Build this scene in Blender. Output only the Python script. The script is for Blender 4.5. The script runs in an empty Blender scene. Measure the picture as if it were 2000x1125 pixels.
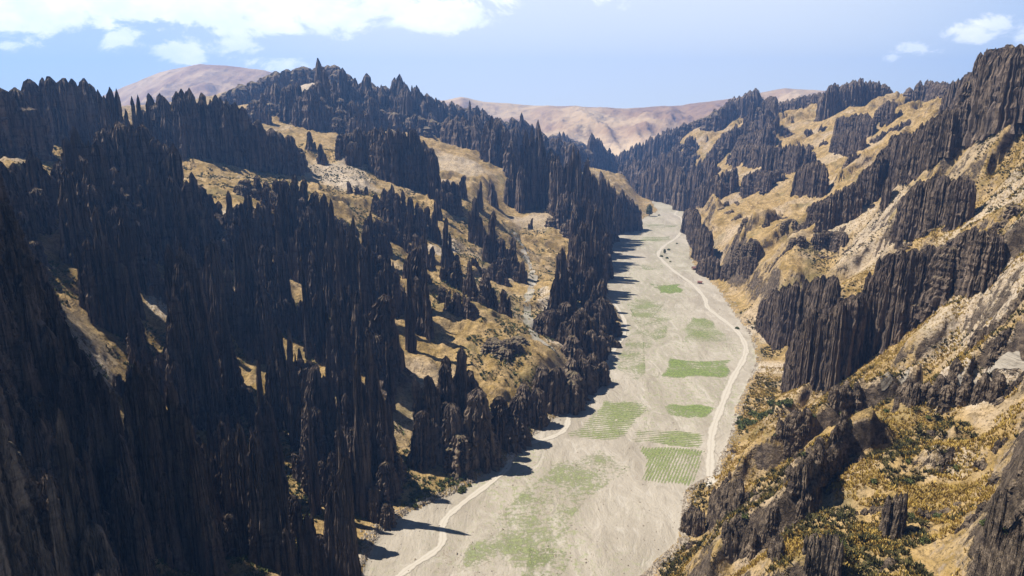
import bpy, math, random
import numpy as np
R_ = math.radians
# ------------------------------------------------------------------ camera, sky, sun, exposure
FPX = 1351.0; PITCH = R_(13.8); CAMZ = 160.0
cp, sp = math.cos(PITCH), math.sin(PITCH)
sc = bpy.context.scene
C = sc.collection
cam_d = bpy.data.cameras.new('camera'); cam = bpy.data.objects.new('camera', cam_d); C.objects.link(cam)
cam.location = (0, 0, CAMZ); cam.rotation_euler = (math.pi/2 - PITCH, 0, 0)
cam_d.sensor_width = 36; cam_d.lens = 36*FPX/2000; cam_d.clip_start = 0.5; cam_d.clip_end = 30000
sc.camera = cam
SUN_EL = R_(58); SUN_DIR = (-0.97, 0.24)          # horizontal direction TOWARDS the sun
SKY = 0.05; SUNP = 5.0; EXPO = 1.1
sl = bpy.data.lights.new('sun', 'SUN'); so = bpy.data.objects.new('sun', sl); C.objects.link(so)
sl.energy = SUNP; sl.angle = R_(0.5); sl.color = (1.0, 0.94, 0.86)
n_ = math.hypot(*SUN_DIR)
sd = (SUN_DIR[0]/n_*math.cos(SUN_EL), SUN_DIR[1]/n_*math.cos(SUN_EL), math.sin(SUN_EL))
from mathutils import Vector
so.rotation_euler = Vector(sd).to_track_quat('Z', 'Y').to_euler()
so.location = (-300, 300, 600)
sc.view_settings.view_transform = 'Standard'; sc.view_settings.look = 'None'
sc.view_settings.exposure = EXPO; sc.view_settings.gamma = 1.0
sc.cycles.volume_bounces = 0; sc.cycles.max_bounces = 5; sc.cycles.diffuse_bounces = 1; sc.cycles.transparent_max_bounces = 8
sc.cycles.volume_step_rate = 5

def px_dir(u, v):
    dx = (u-1000)/FPX; dz = -(v-562.5)/FPX
    return dx, cp + dz*sp, -sp + dz*cp
def P(u, v, Y):
    dx, dy, dz = px_dir(u, v); s = Y/dy
    return (dx*s, Y, CAMZ + dz*s)
def PZ(u, v, z):
    dx, dy, dz = px_dir(u, v); s = (z-CAMZ)/dz
    return (dx*s, dy*s, z)

world = bpy.data.worlds.new('World'); sc.world = world; world.use_nodes = True
class NT:
    def __init__(s, tree): s.t = tree; s.n = tree.nodes; s.l = tree.links
    def new(s, typ, **kw):
        n = s.n.new(typ)
        for k, v in kw.items(): setattr(n, k, v)
        return n
    def put(s, sock, v):
        if v is None: return
        if hasattr(v, 'is_linked') or hasattr(v, 'links'): s.l.new(v, sock)
        else: sock.default_value = v
    def math(s, op, a, b=None, c=None, clamp=False):
        n = s.new('ShaderNodeMath', operation=op); n.use_clamp = clamp
        s.put(n.inputs[0], a); s.put(n.inputs[1], b); s.put(n.inputs[2], c); return n.outputs[0]
    def vmath(s, op, a, b=None):
        n = s.new('ShaderNodeVectorMath', operation=op); s.put(n.inputs[0], a); s.put(n.inputs[1], b)
        return n.outputs['Value'] if op in ('LENGTH', 'DOT_PRODUCT') else n.outputs[0]
    def noise(s, vec, scale, detail=4, rough=0.6, dist=0.0):
        n = s.new('ShaderNodeTexNoise'); s.put(n.inputs['Vector'], vec); n.inputs['Scale'].default_value = scale
        n.inputs['Detail'].default_value = detail; n.inputs['Roughness'].default_value = rough
        n.inputs['Distortion'].default_value = dist; return n.outputs['Fac']
    def sstep(s, x, a, b):
        n = s.new('ShaderNodeMapRange', interpolation_type='SMOOTHSTEP'); s.put(n.inputs[0], x)
        n.inputs[1].default_value = a; n.inputs[2].default_value = b; return n.outputs[0]
    def mix(s, f, a, b):
        n = s.new('ShaderNodeMix', data_type='RGBA'); s.put(n.inputs[0], f)
        s.put(n.inputs[6], a if hasattr(a, 'links') else (*a, 1)); s.put(n.inputs[7], b if hasattr(b, 'links') else (*b, 1))
        return n.outputs[2]
    def mapping(s, vec, scale=(1, 1, 1), rot=(0, 0, 0)):
        n = s.new('ShaderNodeMapping'); s.put(n.inputs['Vector'], vec); n.inputs['Scale'].default_value = scale
        n.inputs['Rotation'].default_value = rot; return n.outputs[0]

def build_world():
    w = NT(world.node_tree); w.n.clear()
    out = w.new('ShaderNodeOutputWorld'); bg = w.new('ShaderNodeBackground')
    sky = w.new('ShaderNodeTexSky', sky_type='NISHITA'); sky.sun_disc = False
    sky.sun_elevation = SUN_EL; sky.sun_rotation = math.atan2(SUN_DIR[0], SUN_DIR[1])
    sky.altitude = 3500; sky.air_density = 1.0; sky.dust_density = 1.2; sky.ozone_density = 1.0
    tc = w.new('ShaderNodeTexCoord'); g = tc.outputs['Generated']
    sep = w.new('ShaderNodeSeparateXYZ'); w.put(sep.inputs[0], g)
    yy = w.math('MAXIMUM', sep.outputs[1], 0.05)
    a = w.math('DIVIDE', sep.outputs[0], yy); e = w.math('DIVIDE', sep.outputs[2], yy)
    cmb = w.new('ShaderNodeCombineXYZ'); w.put(cmb.inputs[0], a); w.put(cmb.inputs[1], e)
    pv = cmb.outputs[0]
    nz = w.noise(w.mapping(pv, (1.0, 1.9, 1)), 11, 10, 0.66, 0.35)
    nz2 = w.noise(w.mapping(pv, (1.0, 2.4, 1)), 3.2, 3, 0.5)
    tot = None
    # clouds stand in the real sky by azimuth and elevation: (u, v, half width, half height, strength)
    cl = [(50, 30, 150, 52, 1.3), (200, 8, 170, 30, 1.2), (430, 5, 320, 50, 1.6), (520, 42, 110, 30, 1.2), (650, 25, 140, 44, 1.1),
          (850, 30, 130, 36, 1.4), (240, 75, 60, 26, .9), (200, 45, 50, 24, .8), (365, 98, 62, 30, 1.0), (450, 85, 40, 14, .45),
          (10, 88, 45, 14, .8), (515, 122, 60, 16, .5), (500, 98, 30, 14, .4), (1890, 72, 36, 24, .5), (1800, 98, 55, 14, .6),
          (2010, 65, 40, 40, .6), (1950, 45, 60, 12, .4), (1745, 113, 16, 7, .6), (-150, 20, 160, 60, 1.2), (2160, 20, 130, 50, 1.0), (700, -40, 420, 60, 1.1), (310, 60, 60, 14, .4), (420, 62, 30, 12, .4)]
    for (u, v, ru, rv, st) in cl:
        dx, dy, dz = px_dir(u, v); cx, cy = dx/dy, dz/dy
        d1 = w.math('MULTIPLY', w.math('SUBTRACT', a, cx), FPX*0.97/ru); d2 = w.math('MULTIPLY', w.math('SUBTRACT', e, cy), FPX/rv)
        q = w.math('ADD', w.math('MULTIPLY', d1, d1), w.math('MULTIPLY', d2, d2))
        f = w.math('MULTIPLY', w.math('SUBTRACT', 1.0, w.math('SQRT', q)), st)
        f = w.math('MAXIMUM', f, -0.6)
        tot = f if tot is None else w.math('MAXIMUM', tot, f)
    f = w.math('ADD', tot, w.math('MULTIPLY', w.math('SUBTRACT', nz, 0.48), 3.6))
    f = w.math('ADD', f, w.math('MULTIPLY', w.math('SUBTRACT', nz2, 0.5), 0.9))
    den = w.sstep(f, 0.12, 0.62)
    shade = w.noise(w.mapping(pv, (1.0, 1.8, 1)), 14, 5, 0.6)
    ccol = w.mix(w.sstep(shade, 0.35, 0.7), (12.6, 13.2, 13.8), (16.0, 15.8, 15.2))
    # brighter, paler low sky, most towards mid valley, painted over the sky model
    low = w.mix(w.sstep(sep.outputs[2], 0.0, 0.17), (8.6, 9.8, 11.0), (6.2, 7.7, 10.2))
    ctr = w.math('SUBTRACT', a, 0.12); ctr = w.sstep(w.math('MULTIPLY', ctr, ctr), 0.45, 0.0)
    low = w.mix(w.math('MULTIPLY', ctr, 0.75), low, (11.6, 11.7, 11.3))
    skyc = w.mix(w.math('MULTIPLY', w.sstep(sep.outputs[2], 0.26, 0.16), 0.85), sky.outputs[0], low)
    col = w.mix(w.math('MULTIPLY', den, 0.93), skyc, ccol)
    w.put(bg.inputs[0], col); bg.inputs[1].default_value = SKY
    w.l.new(bg.outputs[0], out.inputs[0])
build_world()
random.seed(7); rng = np.random.default_rng(7)

# ------------------------------------------------------------------ noise in numpy
def _hash(ix, iy, seed):
    h = (ix.astype(np.int64)*374761393 + iy.astype(np.int64)*668265263 + seed*974711) & 0xffffffff
    h = ((h ^ (h >> 13))*1274126177) & 0xffffffff
    h = (h ^ (h >> 16)) & 0xffffffff
    return h.astype(np.float64)/4294967295.0
def vnoise(x, y, seed=0):
    ix = np.floor(x); iy = np.floor(y); fx = x-ix; fy = y-iy
    fx = fx*fx*fx*(fx*(fx*6-15)+10); fy = fy*fy*fy*(fy*(fy*6-15)+10)
    a = _hash(ix, iy, seed); b = _hash(ix+1, iy, seed); c = _hash(ix, iy+1, seed); d = _hash(ix+1, iy+1, seed)
    return (a+(b-a)*fx)*(1-fy) + (c+(d-c)*fx)*fy
def fbm(x, y, seed=0, o=4, g=0.5):
    s = 0; a = 1; t = 0
    for i in range(o):
        s = s + a*vnoise(x*2**i+i*17.3, y*2**i-i*9.1, seed+i); t += a; a *= g
    return s/t
def ridged(x, y, seed=0, o=4, g=0.5):
    s = 0; a = 1; t = 0
    for i in range(o):
        s = s + a*(1-np.abs(2*vnoise(x*2**i+i*7.7, y*2**i+i*3.3, seed+i)-1)); t += a; a *= g
    return s/t
def sst(x, a, b):
    t = np.clip((x-a)/(b-a), 0, 1); return t*t*(3-2*t)

# ------------------------------------------------------------------ terrain
LB = [(655, 1180), (700, 1125), (745, 1040), (800, 1000), (880, 968), (1000, 900), (1040, 855), (1110, 800), (1150, 745), (1185, 690), (1215, 625), (1190, 575),
      (1180, 520), (1195, 470), (1240, 437), (1285, 412), (1270, 390), (1240, 370), (1215, 351), (1222, 340), (1212, 325), (1200, 310)]
RB = [(1215, 1180), (1255, 1125), (1325, 1060), (1335, 960), (1390, 930), (1425, 850), (1440, 790), (1462, 742), (1478, 700), (1462, 650), (1430, 610), (1398, 562),
      (1345, 505), (1345, 450), (1338, 405), (1310, 385), (1275, 362), (1255, 348), (1240, 335), (1222, 322), (1208, 308)]
lbw = np.array([PZ(u, v, 0)[:2] for u, v in LB]); rbw = np.array([PZ(u, v, 0)[:2] for u, v in RB])
def xL(y): return np.interp(y, lbw[:, 1], lbw[:, 0])
def xR(y): return np.interp(y, rbw[:, 1], rbw[:, 0])
GY = [ # (u, v, Y)
 (80,300,500),(110,335,470),(430,370,500),(380,350,540),(330,300,640),(250,300,600),(600,300,740),(560,280,820),(700,330,720),(640,345,690),(520,320,700),
 (870,440,650),(800,400,680),(900,300,1000),(850,290,1020),(880,330,930),(860,480,610),(930,350,880),(980,400,860),(1040,395,900),(1130,420,860),(700,270,1000),(740,300,930),
 (1030,600,527),(1040,655,475),(1025,480,750),(1040,530,640),(1100,455,800),(1170,440,860),(930,440,700),(960,500,640),(900,560,520),(960,600,480),
 (850,610,424),(1000,700,379),(1100,745,370),(930,660,400),(1010,640,440),(1130,600,520),(1120,660,460),(1160,560,560),
 (640,430,520),(560,420,500),(500,380,520),(750,420,620),
 (600,175,1300),(640,160,1350),(700,190,1350),(780,240,1250),(500,200,1300),(440,220,1200),(880,245,1450),(960,268,1650),(1060,290,1950),(1150,303,2300),(1190,305,2700),
 (100,250,800),(250,240,950),(-200,250,600),(-300,330,400),(-400,250,900),(0,215,1500),(300,215,1700),(600,190,2200),(900,235,2500),
 (1000,330,1150),(1080,330,1300),(1130,330,1550),(1190,340,1500),(1180,385,1150),(1150,330,1900),(1250,425,990),
 (1560,520,470),(1590,600,405),(1530,566,520),(1640,560,430),(1700,540,420),(1640,590,375),(1750,520,392),(1880,470,345),(1950,545,270),(2000,430,330),(1950,330,400),(1850,300,480),(1900,400,390),(1800,420,450),
 (1750,380,560),(1700,330,760),(1640,420,600),(1550,450,690),(1450,480,640),(1400,535,600),(1450,560,555),(1450,350,1080),(1560,300,1100),(1650,235,1150),
 (1400,310,1380),(1350,380,1100),(1400,420,830),(1500,400,860),(1600,370,800),(1480,222,1700),(1420,250,1650),(1330,280,1650),(1280,315,1800),(1250,318,2300),
 (1560,212,1600),(1740,208,1250),(1850,190,1000),(1920,200,700),(2000,205,480),(1940,215,480),(2100,150,500),(2200,250,300),(2250,100,800),(1700,240,2200),(2000,230,1500),(1400,265,2500),(1500,255,2600),
 (1700,470,500),(1620,480,560),(1520,520,540),(1380,440,920),(1480,460,700),
]
GZ = [ # (u, v, z)
 (0,1125,45),(290,1080,20),(270,980,28),(200,800,50),(150,670,68),(110,590,78),(130,530,86),(0,900,72),(0,700,95),(0,500,120),(-200,700,120),(-300,1000,90),(-200,450,135),
 (330,700,45),(500,600,58),(500,800,24),(650,900,9),(600,1060,4),(400,1000,15),(480,1100,8),(650,600,48),(700,480,68),(650,1000,4),(760,960,4),(300,560,72),(200,450,100),
 (820,850,7),(800,700,28),(900,790,14),(960,840,8),(1040,790,8),(720,740,28),(300,420,100),(400,480,85),(450,1180,6),(200,1200,25),(900,920,4),
 (1400,1000,14),(1330,1090,6),(1450,900,17),(1500,800,14),(1600,850,38),(1700,1000,58),(1500,1050,35),(1800,900,66),(1950,1100,80),(1300,1150,8),(1400,1125,22),(1550,1125,50),
 (1750,800,60),(1900,780,74),(2000,740,84),(1900,680,74),(1700,730,42),(1600,760,22),(1800,610,66),(1860,560,82),(2000,620,98),(2000,900,88),(2200,1000,108),(2150,600,112),(2200,400,145),
 (1600,970,52),(1650,900,52),(1480,960,28),(1540,700,5),(1500,640,6),(1556,756,4),(1600,750,7),(1650,732,14),(1510,658,5),(1545,662,5),(1450,600,4),(1500,740,3),(1550,720,6),(1530,670,5),(1480,620,4),(1430,570,5),(1400,520,4),(1380,540,4),(1480,770,4),(1560,690,8),(1850,1050,70),(1750,1125,64),(1850,740,72),
 (1420,490,22),(1420,900,12),(1560,640,16),(1620,690,26),
]
pts = [P(*q) for q in GY] + [PZ(*q) for q in GZ]
for arr, s_ in ((lbw, -1), (rbw, 1)):
    for (x, y) in arr[::1]: pts.append((x + s_*(2+y*0.004), y, 2.5))
for (x, y, z) in [(0, 60, 0), (60, 30, 25), (-60, 30, 40), (120, 20, 70), (100, 100, 84), (130, 100, 95), (75, 90, 70), (-150, 40, 80), (-500, 100, 150), (500, 100, 190), (250, 60, 140), (-300, 150, 140)]: pts.append((x, y, z))
pts = np.array(pts)
def wc(x, y): return x/(y+110.0)*1.6, np.log(y+110.0)
def _k(r2): return 0.5*r2*np.log(np.maximum(r2, 1e-12))
pa, pb = wc(pts[:, 0], pts[:, 1]); N = len(pts)
K = _k((pa[:, None]-pa)**2 + (pb[:, None]-pb)**2) + np.eye(N)*2e-4
Pm = np.stack([np.ones(N), pa, pb], 1)
A = np.zeros((N+3, N+3)); A[:N, :N] = K; A[:N, N:] = Pm; A[N:, :N] = Pm.T
W = np.linalg.solve(A, np.concatenate([pts[:, 2], np.zeros(3)]))
def tps(x, y):
    a, b = wc(x, y); out = W[N] + W[N+1]*a + W[N+2]*b
    for i in range(N): out = out + W[i]*_k((a-pa[i])**2 + (b-pb[i])**2)
    return out
NB, NA = 900, 1150
bb = np.linspace(math.log(150.0), math.log(3400.0+110), NB); aa = np.linspace(-1.9, 1.9, NA)
Bg, Ag = np.meshgrid(bb, aa, indexing='ij')
Yg = np.exp(Bg)-110.0; Xg = Ag/1.6*(Yg+110.0)
def height(x, y):
    ca = np.linspace(-1.9, 1.9, 330); cb = np.linspace(bb[0], bb[-1], 260)
    CB, CA = np.meshgrid(cb, ca, indexing='ij')
    cy = np.exp(CB)-110; cx = CA/1.6*(cy+110); cz = tps(cx, cy)
    a, b = wc(x, y)
    fi = np.clip((b-cb[0])/(cb[1]-cb[0]), 0, 258.999); fj = np.clip((a-ca[0])/(ca[1]-ca[0]), 0, 328.999)
    i = fi.astype(int); j = fj.astype(int); fi = fi-i; fj = fj-j
    z = (cz[i, j]*(1-fj)+cz[i, j+1]*fj)*(1-fi) + (cz[i+1, j]*(1-fj)+cz[i+1, j+1]*fj)*fi
    wob = (fbm(x/14, y/14, 5, 3)-0.5)*7
    dl = xL(y)-x + wob; dr = x-xR(y) + wob
    d = np.maximum(dl, dr); right = dr > 0
    far = sst(y, 500, 1500)
    m = sst(d, 1, 26+far*20)
    # big gullied relief
    rel = (ridged(x/150+3, y/150, 11, 5, 0.55)-0.62)*34*(0.5+far) + (fbm(x/28, y/28, 21, 4, 0.6)-0.5)*9
    # spurs: on the right flank steps whose steep side faces the viewer's end of the valley
    calm = 0.12+0.88*sst(z, 5, 26)
    rel = rel*calm
    wy = y + (fbm(x/60, y/60, 31, 4, .55)-0.5)*70 - 0.16*x
    L = 58+far*60
    ph = wy/58.0; fr = ph-np.floor(ph)
    saw = sst(fr, 0.0, 0.10)*(1-fr)
    sm = sst(fbm(x/75+9, y/75, 41, 3), 0.44, 0.60)
    saw2p = (y + (fbm(x/22, y/22, 51, 3)-0.5)*34 + 0.3*x)/23.0; f2 = saw2p-np.floor(saw2p)
    saw2 = sst(f2, 0.0, 0.16)*(1-f2)*sst(fbm(x/30, y/30, 61, 3), 0.5, 0.64)
    z_r = z + rel*0.55 + (saw*sm*18 + saw2*7)*calm
    z_l = z + rel*0.6 + saw*sm*6 + saw2*4
    zz = np.where(right, z_r, z_l)
    th_ = 2.6; q_ = (zz + (fbm(x/35, y/35, 93, 2)-.5)*4)/th_; zt = zz + (np.floor(q_)+sst(q_-np.floor(q_), .62, 1.0)-q_)*th_*0.85
    zz = np.where(right, zz + (zt-zz)*sst(fbm(x/70+5, y/70, 95, 3), .47, .58)*sst(y, 250, 330)*sst(y, 1100, 800), zz)
    zz = zz + (ridged(x/9, y/9, 71, 4, .6)-0.6)*(0.6+2.8*calm)*m*(1+.5*right*sst(y, 360, 260)) + (fbm(x/2.6, y/2.6, 75, 3, .6)-0.5)*1.5*m*sst(y, 560, 380)
    zz = np.maximum(zz, 1.0 + 0.06*d)
    zz = zz + 120*sst(-x/(y+1.0), 0.86, 1.05)*sst(y, 120, 170)*sst(y, 290, 240)*(~right)  # ridge added out of view at left to shade the lower left slope
    bed = (fbm(x/40, y/60, 81, 3)-0.5)*0.5
    edge = sst(d, 0, 3)*1.2
    out = bed*(1-m) + edge*(1-m) + zz*m
    return out, d
Zg, Dg = height(Xg, Yg)
def ground(x, y):
    a, b = wc(np.asarray(x, float), np.asarray(y, float))
    fi = np.clip((b-bb[0])/(bb[1]-bb[0]), 0, NB-1.001); fj = np.clip((a-aa[0])/(aa[1]-aa[0]), 0, NA-1.001)
    i = fi.astype(int); j = fj.astype(int); fi = fi-i; fj = fj-j
    return (Zg[i, j]*(1-fj)+Zg[i, j+1]*fj)*(1-fi) + (Zg[i+1, j]*(1-fj)+Zg[i+1, j+1]*fj)*fi
def hit(u, v):     # first point of the terrain seen along a direction
    dx, dy, dz = px_dir(u, v)
    ys = np.exp(np.linspace(math.log(60), math.log(3300), 1400))
    s = ys/dy; z = CAMZ+dz*s; g = ground(dx*s, ys)
    k = np.argmax(z < g)
    return dx*s[k], ys[k], g[k]

# ------------------------------------------------------------------ materials
def new_mat(name):
    m = bpy.data.materials.new(name); m.use_nodes = True; t = NT(m.node_tree); t.n.clear()
    out = t.new('ShaderNodeOutputMaterial'); b = t.new('ShaderNodeBsdfPrincipled'); t.l.new(b.outputs[0], out.inputs[0])
    b.inputs['Roughness'].default_value = 0.95; b.inputs['Specular IOR Level'].default_value = 0.1
    return m, t, b
def bump(t, b, h, strength, dist):
    n = t.new('ShaderNodeBump'); n.inputs['Strength'].default_value = strength; n.inputs['Distance'].default_value = dist
    t.put(n.inputs['Height'], h); t.l.new(n.outputs[0], b.inputs['Normal'])
def pos(t): return t.new('ShaderNodeNewGeometry').outputs['Position']

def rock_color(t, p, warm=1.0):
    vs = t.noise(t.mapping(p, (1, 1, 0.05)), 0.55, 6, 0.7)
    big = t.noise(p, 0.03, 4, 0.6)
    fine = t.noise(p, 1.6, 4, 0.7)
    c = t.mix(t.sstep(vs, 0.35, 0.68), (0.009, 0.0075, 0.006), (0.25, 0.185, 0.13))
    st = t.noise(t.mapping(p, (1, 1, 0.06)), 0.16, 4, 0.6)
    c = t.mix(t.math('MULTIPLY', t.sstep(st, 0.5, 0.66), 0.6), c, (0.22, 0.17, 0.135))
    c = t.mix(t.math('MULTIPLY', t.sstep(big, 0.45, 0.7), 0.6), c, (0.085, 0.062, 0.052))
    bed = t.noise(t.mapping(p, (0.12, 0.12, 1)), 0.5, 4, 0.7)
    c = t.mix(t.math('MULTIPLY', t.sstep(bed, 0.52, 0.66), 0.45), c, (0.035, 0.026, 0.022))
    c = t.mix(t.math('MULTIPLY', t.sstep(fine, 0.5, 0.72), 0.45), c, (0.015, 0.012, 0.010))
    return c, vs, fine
def make_rock():
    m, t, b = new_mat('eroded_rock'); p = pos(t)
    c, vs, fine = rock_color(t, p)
    # grass and scree lodged on flat tops and ledges
    g = t.new('ShaderNodeNewGeometry'); sx = t.new('ShaderNodeSeparateXYZ'); t.put(sx.inputs[0], g.outputs['Normal'])
    top = t.sstep(t.math('ADD', sx.outputs[2], t.math('MULTIPLY', t.math('SUBTRACT', fine, 0.5), 0.5)), 0.62, 0.85)
    c = t.mix(t.math('MULTIPLY', top, 0.7), c, (0.20, 0.16, 0.09))
    t.put(b.inputs['Base Color'], c)
    h = t.math('ADD', t.math('MULTIPLY', vs, 1.6), t.math('MULTIPLY', fine, 0.5))
    v2 = t.noise(t.mapping(p, (1, 1, 0.12)), 0.35, 3, 0.6)
    h = t.math('ADD', h, t.math('MULTIPLY', v2, 2.0))
    bump(t, b, h, 1.0, 1.1)
    return m
M_rock = make_rock()
def make_crag():
    m, t, b = new_mat('craggy_outcrop'); p = pos(t)
    n1 = t.noise(p, 0.35, 6, 0.7, 0.5); n2 = t.noise(p, 1.8, 5, 0.75); n3 = t.noise(t.mapping(p, (.3, .3, 1.6)), 0.8, 4, 0.7)
    c = t.mix(t.sstep(n1, 0.4, 0.62), (0.06, 0.045, 0.033), (0.25, 0.19, 0.13))
    c = t.mix(t.math('MULTIPLY', t.sstep(n2, 0.5, 0.65), 0.6), c, (0.03, 0.024, 0.018))
    c = t.mix(t.math('MULTIPLY', t.sstep(n3, 0.52, 0.66), 0.4), c, (0.05, 0.036, 0.026))
    g = t.new('ShaderNodeNewGeometry'); sx = t.new('ShaderNodeSeparateXYZ'); t.put(sx.inputs[0], g.outputs['Normal'])
    c = t.mix(t.math('MULTIPLY', t.sstep(t.math('ADD', sx.outputs[2], t.math('MULTIPLY', t.math('SUBTRACT', n2, .5), .8)), 0.7, 0.9), 0.7), c, (0.26, 0.19, 0.09))
    t.put(b.inputs['Base Color'], c); bump(t, b, t.math('ADD', t.math('MULTIPLY', n1, 2.0), n2), 1.0, 0.8)
    return m
M_crag = make_crag()
def make_slope():
    m, t, b = new_mat('hillside_ground'); p = pos(t)
    g = t.new('ShaderNodeNewGeometry'); sx = t.new('ShaderNodeSeparateXYZ'); t.put(sx.inputs[0], g.outputs['Normal'])
    rc, vs, fine = rock_color(t, p)
    iso = t.noise(p, 0.4, 7, 0.75, 0.6); rc = t.mix(0.7, rc, t.mix(t.sstep(iso, 0.42, 0.6), (0.045, 0.034, 0.024), (0.21, 0.158, 0.105)))
    n1 = t.noise(p, 0.02, 5, 0.6, 0.3); n2 = t.noise(p, 0.12, 5, 0.65, 0.4); n3 = t.noise(p, 0.9, 4, 0.7)
    c = t.mix(t.sstep(n2, 0.35, 0.62), (0.20, 0.132, 0.04), (0.34, 0.235, 0.105))          # dry grass / bare soil
    c = t.mix(t.math('MULTIPLY', t.sstep(n1, 0.5, 0.68), 0.75), c, (0.37, 0.29, 0.20))      # pale dusty ground
    c = t.mix(t.math('MULTIPLY', t.sstep(t.noise(p, 0.045, 4, 0.6), 0.52, 0.7), 0.6), c, (0.11, 0.095, 0.035)) # olive scrub
    c = t.mix(t.math('MULTIPLY', t.sstep(n3, 0.52, 0.66), 0.75), c, (0.05, 0.04, 0.018))     # tufts
    n4 = t.noise(p, 0.28, 6, 0.75, 0.6)
    c = t.mix(t.math('MULTIPLY', t.sstep(n4, 0.48, 0.60), 0.6), c, (0.10, 0.07, 0.032))
    # faint terrace banks
    sy = t.new('ShaderNodeSeparateXYZ'); t.put(sy.inputs[0], p)
    pa_ = t.new('ShaderNodeAttribute', attribute_name='pale')
    c = t.mix(t.math('MULTIPLY', pa_.outputs['Fac'], t.sstep(n3, 0.62, 0.45)), c, (0.40, 0.335, 0.255))
    slope = t.math('ADD', sx.outputs[2], t.math('MULTIPLY', t.math('SUBTRACT', t.noise(p, 0.16, 5, 0.7), 0.5), 0.75))
    scr = t.math('MULTIPLY', t.sstep(slope, 0.66, 0.5), t.sstep(t.noise(p, 0.5, 5, 0.8), 0.46, 0.58))
    c = t.mix(t.math('MULTIPLY', scr, 0.6), c, (0.26, 0.205, 0.15))
    rockf = t.sstep(slope, 0.46, 0.34)
    c = t.mix(rockf, c, rc)
    t.put(b.inputs['Base Color'], c)
    h = t.math('ADD', t.math('MULTIPLY', n3, 0.9), t.math('MULTIPLY', t.math('MULTIPLY', t.math('ADD', t.math('MULTIPLY', iso, 1.3), t.math('MULTIPLY', vs, .5)), rockf), 2.4))
    h = t.math('ADD', h, t.math('MULTIPLY', n2, 1.5))
    bump(t, b, h, 1.0, 0.9)
    return m
M_slope = make_slope()
def make_bed():
    m, t, b = new_mat('dry_riverbed'); p = pos(t)
    n1 = t.noise(t.mapping(p, (1, 0.35, 1)), 0.05, 6, 0.6, 0.5); n2 = t.noise(p, 0.6, 5, 0.7); n3 = t.noise(t.mapping(p, (1, 0.5, 1)), 0.012, 3, 0.5)
    c = t.mix(t.sstep(n1, 0.35, 0.65), (0.235, 0.205, 0.158), (0.30, 0.265, 0.21))
    c = t.mix(t.math('MULTIPLY', t.sstep(n2, 0.5, 0.75), 0.3), c, (0.26, 0.22, 0.165))
    # sparse green film of weeds
    wd = t.math('MULTIPLY', t.sstep(n3, 0.44, 0.58), t.sstep(t.noise(p, 0.35, 5, 0.8), 0.50, 0.62))
    c = t.mix(t.math('MULTIPLY', wd, 0.75), c, (0.17, 0.195, 0.075))
    fl = t.noise(t.mapping(p, (1.0, 0.38, 1), (0, 0, -0.3)), 0.11, 7, 0.6, 1.6)
    c = t.mix(t.math('MULTIPLY', t.sstep(fl, 0.52, 0.68), 0.55), c, (0.20, 0.172, 0.13))
    c = t.mix(t.math('MULTIPLY', t.sstep(fl, 0.46, 0.34), 0.4), c, (0.37, 0.335, 0.28))
    # braided run-off cracks
    cr = t.noise(t.mapping(p, (1.0, 0.45, 1), (0, 0, 0.5)), 0.05, 6, 0.62, 1.2)
    crm = t.math('MULTIPLY', t.sstep(t.math('ABSOLUTE', t.math('SUBTRACT', cr, 0.5)), 0.006, 0.0015), t.sstep(t.noise(p, 0.03, 3, 0.6), 0.54, 0.62))
    c = t.mix(t.math('MULTIPLY', crm, 0.8), c, (0.16, 0.125, 0.09))
    t.put(b.inputs['Base Color'], c)
    bump(t, b, t.math('ADD', t.math('ADD', t.math('MULTIPLY', n2, 0.6), t.math('MULTIPLY', fl, 1.4)), t.math('MULTIPLY', n1, 2.0)), 0.9, 0.8)
    return m
M_bed = make_bed()
def make_road():
    m, t, b = new_mat('pale_dirt_road'); p = pos(t)
    at = t.new('ShaderNodeAttribute', attribute_name='across'); a = at.outputs['Fac']
    n = t.noise(p, 0.5, 5, 0.7)
    aw = t.math('ADD', t.math('ABSOLUTE', a), t.math('MULTIPLY', t.math('SUBTRACT', t.noise(p, 0.3, 4, .7), .5), .3))
    rut = t.math('MULTIPLY', t.sstep(aw, 0.95, 0.6), t.math('SUBTRACT', 1.0, t.math('MULTIPLY', t.sstep(aw, .22, .05), .45)))
    c = t.mix(rut, (0.26, 0.23, 0.18), (0.355, 0.32, 0.26))
    c = t.mix(t.math('MULTIPLY', t.sstep(n, 0.45, 0.7), 0.4), c, (0.30, 0.265, 0.21))
    t.put(b.inputs['Base Color'], c); bump(t, b, n, 0.4, 0.2)
    return m
M_road = make_road()
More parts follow.
